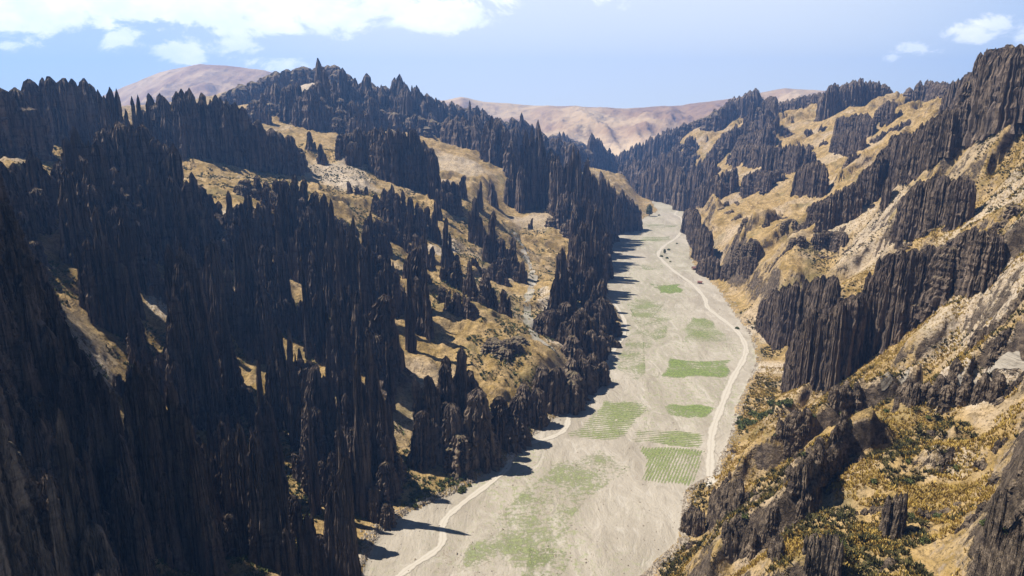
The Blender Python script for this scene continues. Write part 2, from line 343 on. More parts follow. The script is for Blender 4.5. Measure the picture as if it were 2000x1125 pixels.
def make_field(name, dens, rows, angle, col=(0.135, 0.18, 0.05)):
    m, t, b = new_mat(name); p = pos(t); out = [n for n in t.n if n.type == 'OUTPUT_MATERIAL'][0]
    at = t.new('ShaderNodeAttribute', attribute_name='edge'); ed = at.outputs['Fac']
    n = t.noise(p, 0.5, 5, 0.75); big = t.noise(p, 0.04, 4, 0.6)
    c = t.mix(t.sstep(n, 0.35, 0.65), (col[0]*0.7, col[1]*0.75, col[2]*0.6), (col[0]*1.4, col[1]*1.3, col[2]*1.5))
    t.put(b.inputs['Base Color'], c)
    cov = t.math('ADD', n, t.math('MULTIPLY', t.math('SUBTRACT', big, 0.5), 1.0))
    if rows:
        r = t.new('ShaderNodeTexWave', wave_type='BANDS', bands_direction='X'); t.put(r.inputs[0], t.mapping(p, (1, 1, 0), (0, 0, angle)))
        r.inputs['Scale'].default_value = rows; r.inputs['Distortion'].default_value = 1.2; r.inputs['Detail'].default_value = 2
        cov = t.math('ADD', cov, t.math('MULTIPLY', t.math('SUBTRACT', r.outputs['Fac'], 0.5), 0.26))
    cov = t.math('ADD', cov, t.math('MULTIPLY', t.math('SUBTRACT', ed, 1.0), 0.62))
    al = t.math('MULTIPLY', t.sstep(cov, 0.64-dens*0.31, 0.84-dens*0.26), 0.72)
    tr = t.new('ShaderNodeBsdfTransparent'); mx = t.new('ShaderNodeMixShader')
    t.put(mx.inputs[0], al); t.l.new(tr.outputs[0], mx.inputs[1]); t.l.new(b.outputs[0], mx.inputs[2]); t.l.new(mx.outputs[0], out.inputs[0])
    bump(t, b, n, 0.8, 0.4)
    return m
def make_leaf(name, c1, c2):
    m, t, b = new_mat(name); p = pos(t)
    n = t.noise(p, 0.35, 3, 0.6); n2 = t.noise(p, 3.0, 2, 0.6)
    c = t.mix(t.sstep(t.math('ADD', t.math('MULTIPLY', n, 0.6), t.math('MULTIPLY', n2, 0.4)), 0.38, 0.62), c1, c2)
    t.put(b.inputs['Base Color'], c); b.inputs['Roughness'].default_value = 0.8
    return m
M_tuss = make_leaf('dry_tussock', (0.24, 0.155, 0.035), (0.50, 0.345, 0.09))
M_scrub = make_leaf('dark_scrub', (0.035, 0.038, 0.014), (0.12, 0.10, 0.035))
M_green = make_leaf('green_leaves', (0.045, 0.06, 0.02), (0.13, 0.14, 0.045))
M_bark, tb_, bb_ = new_mat('bark'); bb_.inputs['Base Color'].default_value = (0.09, 0.065, 0.045, 1)
tb_.put(bb_.inputs['Base Color'], tb_.mix(tb_.noise(pos(tb_), 3, 4), (0.05, 0.035, 0.025), (0.13, 0.10, 0.07)))
M_rubble = make_leaf('scree_stone', (0.12, 0.095, 0.07), (0.33, 0.28, 0.21))
def make_far():
    m, t, b = new_mat('far_brown_hills'); p = pos(t)
    n1 = t.noise(p, 0.0016, 5, 0.6, 0.3); n2 = t.noise(p, 0.01, 5, 0.65)
    c = t.mix(t.sstep(n1, 0.4, 0.62), (0.24, 0.148, 0.075), (0.40, 0.288, 0.155))
    c = t.mix(t.math('MULTIPLY', t.sstep(n2, 0.5, 0.7), 0.5), c, (0.12, 0.07, 0.05))
    sz = t.new('ShaderNodeSeparateXYZ'); t.put(sz.inputs[0], p)
    low = t.sstep(t.math('ADD', sz.outputs[2], t.math('MULTIPLY', n2, 60)), 150, 60)
    c = t.mix(t.math('MULTIPLY', low, 0.8), c, (0.50, 0.38, 0.23))
    t.put(b.inputs['Base Color'], c); bump(t, b, n2, 1.0, 25)
    return m
M_far = make_far()

# ------------------------------------------------------------------ mesh helpers
def mesh_obj(name, V, F, mat, smooth=True, parent=None, attrs=None):
    me = bpy.data.meshes.new(name); V = np.asarray(V, np.float32); F = np.asarray(F, np.int32)
    k = F.shape[1]; n = len(F)
    me.vertices.add(len(V)); me.vertices.foreach_set('co', V.ravel())
    me.loops.add(n*k); me.loops.foreach_set('vertex_index', F.ravel())
    me.polygons.add(n); me.polygons.foreach_set('loop_start', np.arange(0, n*k, k, dtype=np.int32))
    me.polygons.foreach_set('use_smooth', np.full(n, smooth, dtype=bool))
    me.update(calc_edges=True); me.validate()
    for an, av in (attrs or {}).items():
        at = me.attributes.new(an, 'FLOAT', 'POINT'); at.data.foreach_set('value', np.asarray(av, np.float32))
    me.materials.append(mat)
    o = bpy.data.objects.new(name, me); C.objects.link(o)
    if parent: o.parent = parent
    return o
def tag(o, label=None, cat=None, group=None, kind=None):
    if label: o['label'] = label
    if cat: o['category'] = cat
    if group: o['group'] = group
    if kind: o['kind'] = kind
    return o
def grid_faces(n, m):
    i, j = np.meshgrid(np.arange(n-1), np.arange(m-1), indexing='ij'); a = (i*m+j).ravel()
    return np.stack([a, a+1, a+m+1, a+m], 1)

# ground sheet, split where the dry bed ends
Vg = np.stack([Xg.ravel(), Yg.ravel(), Zg.ravel()], 1); Fg = grid_faces(NB, NA)
PALE = [(445,425,22,1.0),(660,345,45,.8),(560,320,25,.5),(875,483,16,1.0),(850,490,12,.8),(640,170,90,.9),(600,175,50,.8),(690,190,60,.7),(885,320,55,.6),(1070,600,9,1.0),(1078,640,9,1.0),(1065,570,7,.9),(1085,670,8,1.0),(1120,440,30,.5),(1040,440,25,.4),
 (620,590,8,.8),(315,600,9,.9),(150,670,16,.9),(130,620,22,.4),(1600,700,14,.9),(1500,720,18,.9),(1520,650,18,.8),(1480,640,14,.8),(1570,810,12,.7),(1650,440,30,.7),(1700,460,28,.8),(1760,420,30,.6),(1960,400,30,.7),(1850,600,18,.7),(1930,590,22,.8),(1980,560,20,.8),(1750,740,6,.8),(1850,745,8,.9),(1950,735,9,.9),(1850,890,7,.6),(1380,510,12,.5),(1640,300,50,.4),(1900,300,20,.4)]
pale = np.zeros_like(Zg)
for (u, v, r, st) in PALE:
    hx, hy, hz = hit(u, v); w_ = r*(0.55+0.9*fbm(Xg/(r*.5+1), Yg/(r*.5+1), 303, 3))
    pale = np.maximum(pale, st*sst(np.hypot(Xg-hx, Yg-hy)/w_, 1.05, .6))
fd = Dg.ravel()[Fg].max(1); isbed = fd < 2.0
for nm, msk, mt, lab in (('river_bed', isbed, M_bed, 'pale dry gravel river bed winding up the valley'), ('hillside', ~isbed, M_slope, 'steep dry grassy valley sides')):
    F = Fg[msk]; used, inv = np.unique(F.ravel(), return_inverse=True)
    tag(mesh_obj(nm, Vg[used], inv.reshape(-1, 4), mt, attrs={'pale': pale.ravel()[used]}), lab, None, None, 'structure')

# far brown mountains
sk = np.array([(-900, 190), (-300, 205), (0, 215), (250, 198), (300, 176), (380, 141), (450, 125), (500, 128), (560, 136), (700, 175), (800, 190), (880, 196), (910, 189), (950, 199), (1040, 206), (1200, 212), (1300, 206), (1400, 190), (1480, 172), (1600, 182), (1750, 200), (2000, 205), (2500, 170), (3000, 170)], float)
ny, nx = 260, 620
ty = np.linspace(0, 1, ny); tu = np.linspace(-700, 2700, nx); T, U = np.meshgrid(ty, tu, indexing='ij')
Yf = 2300+T*3400; Xf = (U-1000)/FPX/0.94*Yf
crest = 3900+(fbm(U/300, U*0, 91, 3)-0.5)*500
tn = np.interp(tu, sk[:, 0], sk[:, 1]); el = np.array([px_dir(1000, v)[2]/px_dir(1000, v)[1] for v in tn])[None, :]
zc = CAMZ + el*crest
r1 = ridged(Xf/420, Yf/700, 101, 6, 0.6)
tt = np.clip((Yf-2350)/(crest-2350), 0, None)
Zf = np.where(tt < 1, -30 + (zc+30)*(tt**1.15) + (r1-0.62)*260*np.sin(np.pi*np.clip(tt, 0, 1))**0.7, zc-(tt-1)*330 + (r1-.62)*50*np.clip(tt-1, 0, 1))
cen = np.exp(-((U-1225+60*(tt-.5))/110)**2)*np.clip(1-tt, 0, 1)
Zf = Zf - cen*60
tag(mesh_obj('far_hills', np.stack([Xf.ravel(), Yf.ravel(), Zf.ravel()], 1), grid_faces(ny, nx), M_far), 'bare reddish brown mountains closing the valley', None, None, 'structure')

# ------------------------------------------------------------------ rock columns
def columns(specs, nt=30, nh=16, crag=False):
    """specs: (x, y, zbase, ztop, radius, kind 0 spire..1 block) -> one welded-looking fluted mass"""
    S = np.array(specs, float); n = len(S)
    x, y, zb, zt, R, kd = [S[:, i][:, None, None] for i in range(6)]
    th = np.linspace(0, 2*np.pi, nt, endpoint=False)[None, None, :]; t = np.linspace(0, 1, nh)[None, :, None]
    t = t**0.85
    def rnd(lo, hi): return rng.uniform(lo, hi, (n, 1, 1))
    nf = rng.integers(6, 12, (n, 1, 1)).astype(float)
    ph = rnd(0, 6.28); ph2 = rnd(0, 6.28); n2 = rng.integers(13, 19, (n, 1, 1)).astype(float)
    tw = rnd(-.25, .25); shx = rnd(-.5, .5)*R; shy = rnd(-.5, .5)*R
    wob = np.cumsum(rng.normal(0, .10, (n, nh, 1)), 1); rib = np.abs(np.sin(nf*th/2+ph+tw*t+wob)) ; rib2 = np.abs(np.sin(n2*th/2+ph2))
    # each flute ends at a height of its own
    nk = 40; hk = rng.choice([1.0, .97, .93, .86, .78, .66, .5], (n, nk))+rng.uniform(-.03, .0, (n, nk)); idx = np.floor((nf*th/2+ph)/np.pi).astype(int) % nk
    H = hk[np.arange(n)[:, None, None], idx][:, 0:1, :] if idx.shape[1] > 1 else hk[np.arange(n)[:, None, None], idx]
    H = np.broadcast_to(H, (n, 1, nt)); H = H*(1-kd)+(0.86+0.14*H)*kd
    def prof(q, kd):
        q = np.clip(q, 0, 1)
        s = (1-q**2.6)**0.8*0.74
        b = np.maximum((1-q**6)**0.5, 0.62)*0.86
        return s*(1-kd) + b*kd + 0.34*(1-q)**3
    col = np.where(t <= H*1.002, prof(t/H, kd), 0); core = (0.40+0.2*kd)*(1-t**5)**0.5+0.10
    r = np.maximum(col*(0.56+0.52*rib), core*(0.7+0.4*rib2)) * (0.86+0.2*rib2)
    if crag: r = np.maximum(col*(0.82+0.18*rib), core)*(0.92+0.1*rib2)
    strata = 1 + 0.07*np.sin(t*rnd(14, 30)+ph) + rng.uniform(-0.07, 0.07, (n, nh, nt)) + rng.uniform(-.09, .09, (n, nh, 1)) + (rng.uniform(-.22, .16, (n, nh, nt)) if crag else 0)
    r = r*strata*R; r[:, -1, :] *= (0.3+0.35*kd[:, 0]); r[:, -2, :] *= 0.85
    rot = rnd(0, 3.14); el = rnd(0.68, 1.0)
    lx = r*np.cos(th); ly = r*np.sin(th)*el
    X = x + lx*np.cos(rot)-ly*np.sin(rot) + (t**3)*shx*(1-kd) + rng.uniform(-.06, .06, (n, nh, 1))*R
    Y = y + lx*np.sin(rot)+ly*np.cos(rot) + (t**3)*shy*(1-kd)
    Z = zb + (zt-zb)*t*np.ones_like(th) + rng.uniform(-.02, .02, (n, nh, nt))*(zt-zb)*np.clip(t*6, 0, 1)*0.5
    V = np.stack([X, Y, Z], -1).reshape(-1, 3)
    i, j = np.meshgrid(np.arange(nh-1), np.arange(nt), indexing='ij'); a = i*nt+j; b = i*nt+(j+1) % nt
    F = np.stack([a, b, b+nt, a+nt], -1).reshape(-1, 4)
    F = (F[None]+(np.arange(n)*nt*nh)[:, None, None]).reshape(-1, 4)
    # close the tips with a fan of quads onto the last ring
    k = np.arange(0, nt//2-1); top = (nh-1)*nt
    cap = np.stack([top+k, top+k+1, top+nt-2-k, top+nt-1-k], 1)
    cap = (cap[None]+(np.arange(n)*nt*nh)[:, None, None]).reshape(-1, 4)
    return V, np.concatenate([F, cap])
def rock(name, specs, label, cat, group=None, nt=30, nh=16):
    crag = name in ('rock_outcrop', 'rock_rib'); V, F = columns(specs, min(nt, 26) if crag else nt, 10 if crag else nh, crag)
    o0 = V[:, :2].mean(0); z0 = V[:, 2].min(); V = V - np.array([o0[0], o0[1], z0])
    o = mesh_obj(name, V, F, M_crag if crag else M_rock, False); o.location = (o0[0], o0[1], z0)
    return tag(o, label, cat, group)
def res(Y):
    return (52, 24) if Y < 330 else (40, 18) if Y < 700 else (28, 14) if Y < 1100 else (22, 10)
def wall(tips, Rm, label, cat='rock wall', group=None, kind=0.25, jag=0.10, thick=1, name='rock_wall', dense=1.0, foot=4):
    """tips: (u, v, Y) crest of a fused wall seen in the photograph, given real distance; columns stand from the ground to it"""
    if tips[0][2] < 0:       # third value = where the foot stands on the ground, as seen in the photograph
        hs = [hit(u, -b) for u, v, b in tips]; ym = np.median([h[1] for h in hs])
        tips = [(u, v, float(np.clip(h[1], ym*0.88, ym*1.14))) for (u, v, b), h in zip(tips, hs)]
    if tips[0][2] > 400 or True: kind = min(1, kind+(.22 if tips[0][2] > 400 else 0))
    W_ = np.array([P(*q) for q in tips]); sp_ = []
    seg = np.hypot(np.diff(W_[:, 0]), np.diff(W_[:, 1])); cum = np.concatenate([[0], np.cumsum(seg)])
    cnt = max(2, int(cum[-1]/(Rm*0.85)*dense)+1)
    for s in np.linspace(0, cum[-1], cnt):
        x = np.interp(s, cum, W_[:, 0]); y = np.interp(s, cum, W_[:, 1]); z = np.interp(s, cum, W_[:, 2])
        for k in range(thick+1):
            r = Rm*random.uniform(0.7, 1.25)
            xx = x+random.uniform(-.3, .3)*Rm; yy = y+random.uniform(-.4, .4)*Rm + (k*random.uniform(0.5, 1.5)*Rm*(1.2 if kind > .8 else random.choice((-1, 1, -1))))
            g = float(ground(xx, yy)); h = max(z-g, 5)
            f = random.uniform(1-jag*1.6, 1.02) if k == 0 else (random.uniform(.86, .99) if kind > .8 else random.uniform(0.45, 0.92))
            sp_.append((xx, yy, g-foot, g+h*f, r, min(1, max(0, kind+random.uniform(-.25, .25)))))
    nt, nh = res(tips[0][2])
    return rock(name, sp_, label, cat, group, nt, nh)
def spire(u, v, Y, Rm, label, group=None, extra=3, kind=0.0):
    if Y < 0: Y = hit(u, -Y)[1]
    x, y, z = P(u, v, Y); g = float(ground(x, y)); sp_ = [(x, y, g-4, max(z, g+6), Rm, kind)]
    for k in range(extra):
        a = random.uniform(0, 6.28); d = Rm*random.uniform(.5, .95); xx, yy = x+d*math.cos(a), y+d*math.sin(a); gg = float(ground(xx, yy))
        sp_.append((xx, yy, gg-4, gg+max(5, (z-gg)*random.uniform(.3, .8)), Rm*random.uniform(.35, .65), kind))
    nt, nh = res(Y)
    return rock('rock_spire', sp_, label, 'rock spire', group, nt, nh)
def inpoly(u, v, poly):
    c = False; n = len(poly)
    for i in range(n):
        x1, y1 = poly[i]; x2, y2 = poly[(i+1) % n]
        if (y1 > v) != (y2 > v) and u < (x2-x1)*(v-y1)/(y2-y1)+x1: c = not c
    return c
ORD = 'first second third fourth fifth sixth seventh eighth ninth tenth eleventh twelfth thirteenth fourteenth fifteenth sixteenth'.split()
def name_rows(items, what, where, rows=None):
    """items: (object, u, distance, word); gives each its own label by its look and its place in its row"""
    items = sorted(items, key=lambda q: -q[2]); n = len(items); k = max(1, (n+9)//10)
    words = {1: [''], 2: ['far row', 'near row'], 3: ['back row', 'middle row', 'front row'], 4: ['rearmost row', 'second row', 'third row', 'nearest row']}[min(k, 4)]; k = min(k, 4)
    for r in range(k):
        row = sorted(items[r*n//k:(r+1)*n//k], key=lambda q: q[1])
        for i, (o, u, d, w) in enumerate(row):
            pl = ('leftmost' if i == 0 else 'rightmost' if i == len(row)-1 else ORD[i]+' from left') + ((', '+words[r]) if words[r] else '')
            o['label'] = ('%s %s %s, %s' % (w, what, where, pl)).strip()
def proj_u(x, y, z):
    f = y*cp-(z-CAMZ)*sp; return 1000+FPX*x/f
def forest(poly, count, hgt, Rm, what, where, group, kind=0.3, num=(5, 11), along=(-1, 0.25), name='rock_cluster', cat='rock cluster', mind=0.9):
    us = [p[0] for p in poly]; vs = [p[1] for p in poly]; done = 0; tries = 0; placed = []; items = []
    while done < count and tries < count*40:
        tries += 1
        u = random.uniform(min(us), max(us)); v = random.uniform(min(vs), max(vs))
        if not inpoly(u, v, poly): continue
        x, y, z = hit(u, v)
        if float(xL(y))-x < 4 and x < 0.5*(float(xL(y))+float(xR(y))): continue
        if any((x-a)**2+(y-b)**2 < (Rm*2.6*mind)**2 for a, b in placed): continue
        placed.append((x, y)); done += 1
        n = random.randint(*num); ang = math.atan2(along[1], along[0])+random.uniform(-.5, .5); sp_ = []
        q = random.random()**1.5; H = hgt[0]+(hgt[1]-hgt[0])*q; pk = random.uniform(-.5, .5)*n*.6; o = 0; pr = Rm*.5
        for k in range(n):
            rr = Rm*math.exp(random.uniform(-.85, .3)); o += (rr+pr)*random.uniform(.3, .43); pr = rr
            xx = x+(o-n*Rm*.35)*math.cos(ang)+random.uniform(-.4, .4)*rr; yy = y+(o-n*Rm*.35)*math.sin(ang)+random.uniform(-.4, .4)*rr
            g = float(ground(xx, yy)); e = (1-min(1, abs(k-(n-1)/2-pk)/(n/2+.5))*0.6)*(1.25 if random.random() < .15 else 1)
            sp_.append((xx, yy, g-5, g+H*e*random.uniform(.6, 1.08), rr*1.1, kind+random.uniform(-.1, .3)))
        nt, nh = res(y)
        ob = rock(name, sp_, what, cat, group, nt, nh)
        w = ('tall' if q > .6 else 'low' if q < .2 else 'middling')+(' broad' if n >= 7 else ' narrow' if n <= 5 else '')
        items.append((ob, proj_u(x, y, z), math.hypot(x, y), w))
    name_rows(items, what, where)
exec_rocks = True
forest([(1420,880),(1560,800),(1990,760),(1990,1120),(1330,1120),(1340,1030)], 34, (1.2, 4.0), 1.6, 'craggy rock', 'in near right grass', 'rock outcrops in the grass of the near right slope', kind=.85, num=(4, 10), name='rock_outcrop', cat='rock outcrop')
forest([(1450,540),(1640,450),(1990,400),(1990,700),(1800,700),(1900,520),(1700,500),(1480,600)], 16, (2, 6), 2.4, 'craggy rock', 'on mid right terraces', 'rock outcrops on the mid right terraces', kind=.85, num=(4, 10), name='rock_outcrop', cat='rock outcrop')
# ---- left side, skyline and back walls
wall([(-60,175,470),(0,166,480),(22,172,480),(34,205,480)], 9, 'dark rounded rock tower cut by the left edge of the photo', kind=.7, jag=.04)
wall([(38,215,560),(48,165,560),(60,153,560),(80,152,560),(101,151,560)], 8, 'left half of the dark flat topped crag with the slit window', kind=.8, jag=.03)
wall([(113,149,560),(130,148,560),(148,156,565),(163,152,570),(170,176,570),(186,188,570)], 8, 'right half of the dark flat topped crag with the slit window', kind=.8, jag=.03)
wall([(195,172,530),(205,166,530),(211,168,530)], 5, 'double topped dark pinnacle right of the flat topped crag', kind=.2, jag=.03, name='rock_pinnacle', cat='rock pinnacle')
wall([(215,180,530),(228,172,530),(238,190,530),(243,215,530)], 5, 'dark ragged pinnacle with stepped top against the sky at left', kind=.2, jag=.06, name='rock_pinnacle', cat='rock pinnacle')
for u, v, l in ((257,188,'thin dark needle on the skyline, left one of a close pair'), (266,185,'thin dark needle on the skyline, right one of a close pair'), (285,198,'short lone needle in the skyline gap before the long wall')):
    spire(u, v, 560, 3.4, l, extra=2)
wall([(296,182,620),(330,176,620),(350,166,620),(372,168,625),(388,184,630)], 8, 'high crown of the long fluted wall under the brown hill', kind=.45, jag=.05, dense=1.3)
wall([(392,182,640),(420,180,645),(462,200,650),(500,232,655)], 8, 'fluted wall stepping down right of its high crown', kind=.4, jag=.07, dense=1.3)
wall([(505,240,660),(540,250,665),(560,262,670),(576,285,675)], 8, 'rounded grey end of the long fluted wall above the grassy slope', kind=.75, jag=.05)
wall([(190,248,430),(215,236,430),(245,240,430),(272,248,435),(296,275,440)], 8, 'broad grey rock curtain standing in front of the skyline crags', kind=.6, jag=.05, dense=1.3)
wall([(120,300,410),(135,256,410),(150,250,412),(165,275,414),(180,300,416)], 6, 'pale topped knobbly pinnacle left of the broad grey curtain', kind=.15, name='rock_pinnacle', cat='rock pinnacle')
wall([(285,335,390),(300,300,390),(322,322,392),(345,335,395),(366,345,398),(378,380,400)], 6, 'leaning bundle of slim spires below the broad grey curtain', kind=.05, jag=.1, dense=1.4)
wall([(-40,285,340),(8,290,345),(30,310,350)], 8, 'black rock mass at the left edge above the small terraced field', kind=.6)
wall([(470,350,520),(500,342,520),(530,352,515)], 6, 'dark wall of spires left of the twin peaked spires below the grassy slope', kind=.1)
wall([(540,350,500),(552,345,500),(572,334,500),(596,342,500),(606,370,500)], 6, 'dark wall with two pointed peaks at the foot of the grassy slope', kind=.05, jag=.06)
wall([(610,385,500),(628,370,500),(641,388,500),(646,420,500)], 5, 'short ragged wall ending the twin peaked spires at right', kind=.05)
wall([(440,180,1250),(500,152,1300),(560,134,1330),(610,128,1350),(652,127,1350)], 20, 'flat crested far bluff highest on the left skyline', kind=.85, jag=.03)
wall([(655,132,1330),(680,152,1320),(700,158,1310),(730,166,1300),(752,164,1290)], 16, 'serrated descending crest between the far bluff and the horn', kind=.35, jag=.06)
wall([(752,170,1270),(766,150,1270),(778,144,1270),(787,137,1270),(793,165,1270)], 13, 'horn shaped double peak on the left skyline', kind=.15, jag=.02, name='rock_peak', cat='rock peak')
wall([(796,172,1290),(812,164,1290),(824,178,1300),(850,190,1330),(880,196,1360)], 15, 'shouldered crest just right of the horn', kind=.4, jag=.06)
wall([(885,200,1400),(930,212,1450),(980,232,1500),(1004,240,1530)], 17, 'even descending crest right of the horn above the mid valley', kind=.6, jag=.05)
wall([(1003,228,1400),(1030,238,1420),(1060,258,1450),(1100,275,1500),(1150,290,1600)], 16, 'long dark crest sliding down to the far bend of the river', kind=.55, jag=.05)
wall([(1085,262,2000),(1130,275,2100),(1170,290,2200),(1190,300,2300)], 18, 'far blue grey ridge at the narrow end of the valley, left bank', kind=.6, jag=.05)
wall([(450,235,1000),(480,225,1020),(520,232,1040),(560,215,1060),(610,205,1080)], 14, 'hazy dark wall behind the rounded end of the long wall', kind=.4, jag=.08)
wall([(615,215,1120),(660,205,1140),(710,205,1150),(740,225,1140),(770,215,1130)], 15, 'hazy blue wall below the horn and the serrated crest', kind=.4, jag=.08)
wall([(775,215,1120),(810,222,1130),(845,232,1150),(880,240,1180)], 14, 'hazy fluted wall right below the horn shaped peak', kind=.4, jag=.08)
wall([(575,262,1000),(590,258,1000),(620,250,1000),(650,246,1000)], 10, 'low dark wall at the top of the tan grassy slope', kind=.3, jag=.08)
wall([(668,262,-300),(690,252,-308),(715,248,-320),(745,244,-335)], 7, 'left part of the blue grey wall above the tan slope', kind=.4, jag=.07, dense=1.3)
wall([(748,246,-338),(775,250,-348),(800,244,-358),(815,252,-365)], 7, 'middle part of the blue grey wall above the tan slope', kind=.35, jag=.07, dense=1.3)
wall([(818,260,-368),(832,275,-375),(845,295,-380),(852,325,-382)], 6, 'right end of the blue grey wall, dropping to the small spires', kind=.3, jag=.07, dense=1.3)
wall([(870,222,1120),(900,226,1110),(925,222,1100),(950,240,1090)], 12, 'dark fluted wall above the dry bowl of scree', kind=.35, jag=.08)
wall([(948,235,1020),(965,222,1010),(985,246,1000),(1000,262,990)], 10, 'tall dark buttress right of the dry bowl of scree', kind=.2, jag=.05)
spire(604, 256, -292, 6, 'pointed dark stack alone at the top of the tan slope'); spire(625, 280, -318, 6, 'squat dark cone on the tan slope below the pointed stack')
wall([(992,345,-400),(1002,300,-402),(1016,272,-404)], 8, 'left flank of the great spire group beside the river', kind=.05, jag=.05)
wall([(1026,255,-405),(1038,243,-405),(1046,234,-405),(1054,240,-405)], 8, 'tallest square headed tower of the great group beside the river', kind=.3, jag=.02, name='rock_tower', cat='rock tower')
wall([(1060,268,-408),(1075,290,-410),(1090,300,-415),(1105,310,-420)], 8, 'dark wall joining the square headed tower to the river spire', kind=.15, jag=.08)
wall([(1112,300,-440),(1122,280,-440),(1130,290,-440),(1142,310,-440)], 7, 'sharp spire standing over the river left bank', kind=.0, jag=.04, name='rock_spire', cat='rock spire')
wall([(1148,325,860),(1165,335,880),(1185,345,900),(1200,356,930)], 8, 'sloping dark wall right of the sharp river spire', kind=.1, jag=.1)
wall([(1200,362,980),(1218,370,1000),(1238,385,1010),(1245,400,1020)], 8, 'low dark headland where the river bends out of sight', kind=.3, jag=.1)
wall([(1120,390,720),(1145,370,740),(1165,380,760),(1180,400,780)], 7, 'ribbed dark wall rising from the river bank below the sharp spire', kind=.05, jag=.12)
wall([(1150,400,690),(1165,395,690),(1178,420,690),(1186,450,700)], 7, 'ribbed bank wall casting shadows on the gravel bend', kind=.05, jag=.12)
wall([(1125,440,610),(1145,420,620),(1165,432,630),(1180,470,640)], 6, 'dark spired wall above the widest shadow on the gravel', kind=.05, jag=.12)
wall([(1155,260,1700),(1175,275,1750),(1200,300,1800),(1215,318,1850)], 14, 'far hazy spur on the left of the river gap', kind=.4, jag=.08)
# small free standing spires of the middle ground
for u, v, Y, r, l in ((682,354,640,4.5,'leftmost of three small cones on the grassy slope'), (698,366,635,4,'middle and lowest of three small cones on the grassy slope'), (713,364,640,4,'rightmost of three small cones on the grassy slope'),
    (930,384,640,6.5,'tall slim cone left of the white gully'), (959,411,610,6.5,'knife shaped spire just right of the tall slim cone'), (1001,464,600,7,'thick dark spire beside the upper white gully'),
    (962,350,830,8,'broad dark cone beneath the great spire group'), (902,342,790,6.5,'sharp cone at the right of the scree bowl spires'), (938,352,760,5,'small needle left of the broad dark cone'),
    (868,424,560,5,'slim needle at the foot of the dark fluted curtain'), (1037,425,800,4,'small lone needle on the brown terrace by the white gully'), (855,368,660,5,'small cone beside the tan slope end'),
    (946,532,470,9,'big furrowed spire on the brown shoulder'), (890,508,490,9,'black rounded stack left of the big furrowed spire'), (864,560,440,5.5,'black needle behind the sunlit brown ridge'), (985,565,455,5,'small dark spire right of the big furrowed spire'),
    (742,570,350,13,'massive black spire rising from the middle of the dark forest'), (805,478,420,9,'tall black spire above the brown shoulder'), (820,540,400,6,'black spire with a straight sunlit left edge')):
    spire(u, v, Y, r, l, extra=5 if r > 5 else 2)
wall([(735,378,-415),(748,365,-425),(765,358,-435),(782,368,-440),(800,372,-445)], 5.5, 'dark fluted curtain on the grassy slope, higher half', kind=.05, jag=.1)
wall([(803,378,-447),(818,385,-452),(832,400,-456),(840,425,-458)], 5.5, 'dark fluted curtain on the grassy slope, lower half', kind=.05, jag=.1)
wall([(866,350,-400),(876,345,-402),(888,350,-402),(896,372,-405)], 6, 'cluster of dark blunt spires left of the sharp cone', kind=.1, jag=.1)
wall([(655,415,500),(668,430,490),(690,420,480),(710,432,480)], 5, 'row of small black spires under the green scrub', kind=.05, jag=.15)
# spires on the river bank, nearer
for u, v, Y, r, l in ((1093,494,520,6,'left twin of the needle pair over the river bank'), (1103,484,525,5.5,'right twin of the needle pair over the river bank'), (1118,500,540,6,'blunt needle right of the twin needles'),
    (1140,470,570,7,'tall dark spire leaning over the gravel bank'), (1080,540,490,6,'lower left spire of the river bank group'), (1152,520,520,7,'furrowed spire in the centre of the river bank group'), (1172,545,530,6,'dark spire at the water side of the bank group')):
    spire(u, v, Y, r, l, extra=5)
wall([(1062,600,450),(1080,585,450),(1100,590,455),(1120,570,460)], 7, 'broken tan footed rocks under the twin needles', kind=.2, jag=.2)
wall([(1120,610,430),(1140,600,440),(1160,610,450),(1175,620,460)], 7, 'dark ragged rocks at the foot of the bank group', kind=.2, jag=.2)
wall([(1170,580,500),(1182,575,510),(1188,590,520)], 6, 'bank cliff touching the left track at its outer bend', kind=.2, jag=.2)
wall([(1120,690,390),(1140,680,395),(1158,690,400),(1172,705,405)], 7, 'tan rock bluff beside the left track, end of the brown ridge', kind=.6, jag=.1)
wall([(1062,720,360),(1080,706,360),(1100,712,362),(1116,735,365)], 7, 'rounded tan hummock over the left track', kind=.9, jag=.05)
wall([(1018,745,345),(1035,735,345),(1050,750,345)], 6, 'dark furrowed hummock left of the rounded tan hummock', kind=.7, jag=.1)
wall([(955,680,385),(972,668,385),(990,676,385),(1008,692,388)], 6, 'square black block of ribs on the brown ridge', kind=.7, jag=.06)
wall([(975,770,320),(995,760,320),(1012,785,322),(1020,830,325)], 6.5, 'black cliff above the left track before the tan face', kind=.4, jag=.1)
wall([(868,690,310),(884,668,312),(900,682,314),(918,720,316)], 6, 'black twin topped spires behind the tan face', kind=.1, jag=.06)
wall([(890,780,296),(905,745,297),(925,760,298),(942,790,300),(955,820,302)], 7, 'big block with a bare tan face over the river', kind=.75, jag=.08)
wall([(820,730,300),(838,715,300),(856,740,300),(866,780,300)], 6, 'tall black curtain left of the bare tan face', kind=.1, jag=.08)
wall([(590,700,290),(612,690,288),(640,740,286),(668,705,286),(690,720,286)], 6, 'pale brown sunlit columns in the lower middle', kind=.2, jag=.1)
wall([(700,790,275),(712,820,272),(730,800,272),(752,850,274),(775,880,276)], 6, 'dark ribbed curtain at the riverside foot of the forest', kind=.15, jag=.12)
wall([(245,720,205),(262,705,205),(285,700,206),(305,715,208),(330,730,210)], 4.5, 'tall curtain of thin sunlit ribs at lower left', kind=.15, jag=.05, dense=1.3)
wall([(335,770,205),(352,760,205),(370,790,205),(378,830,205)], 4, 'slim ribbed spires right of the tall sunlit curtain', kind=.05, jag=.1)
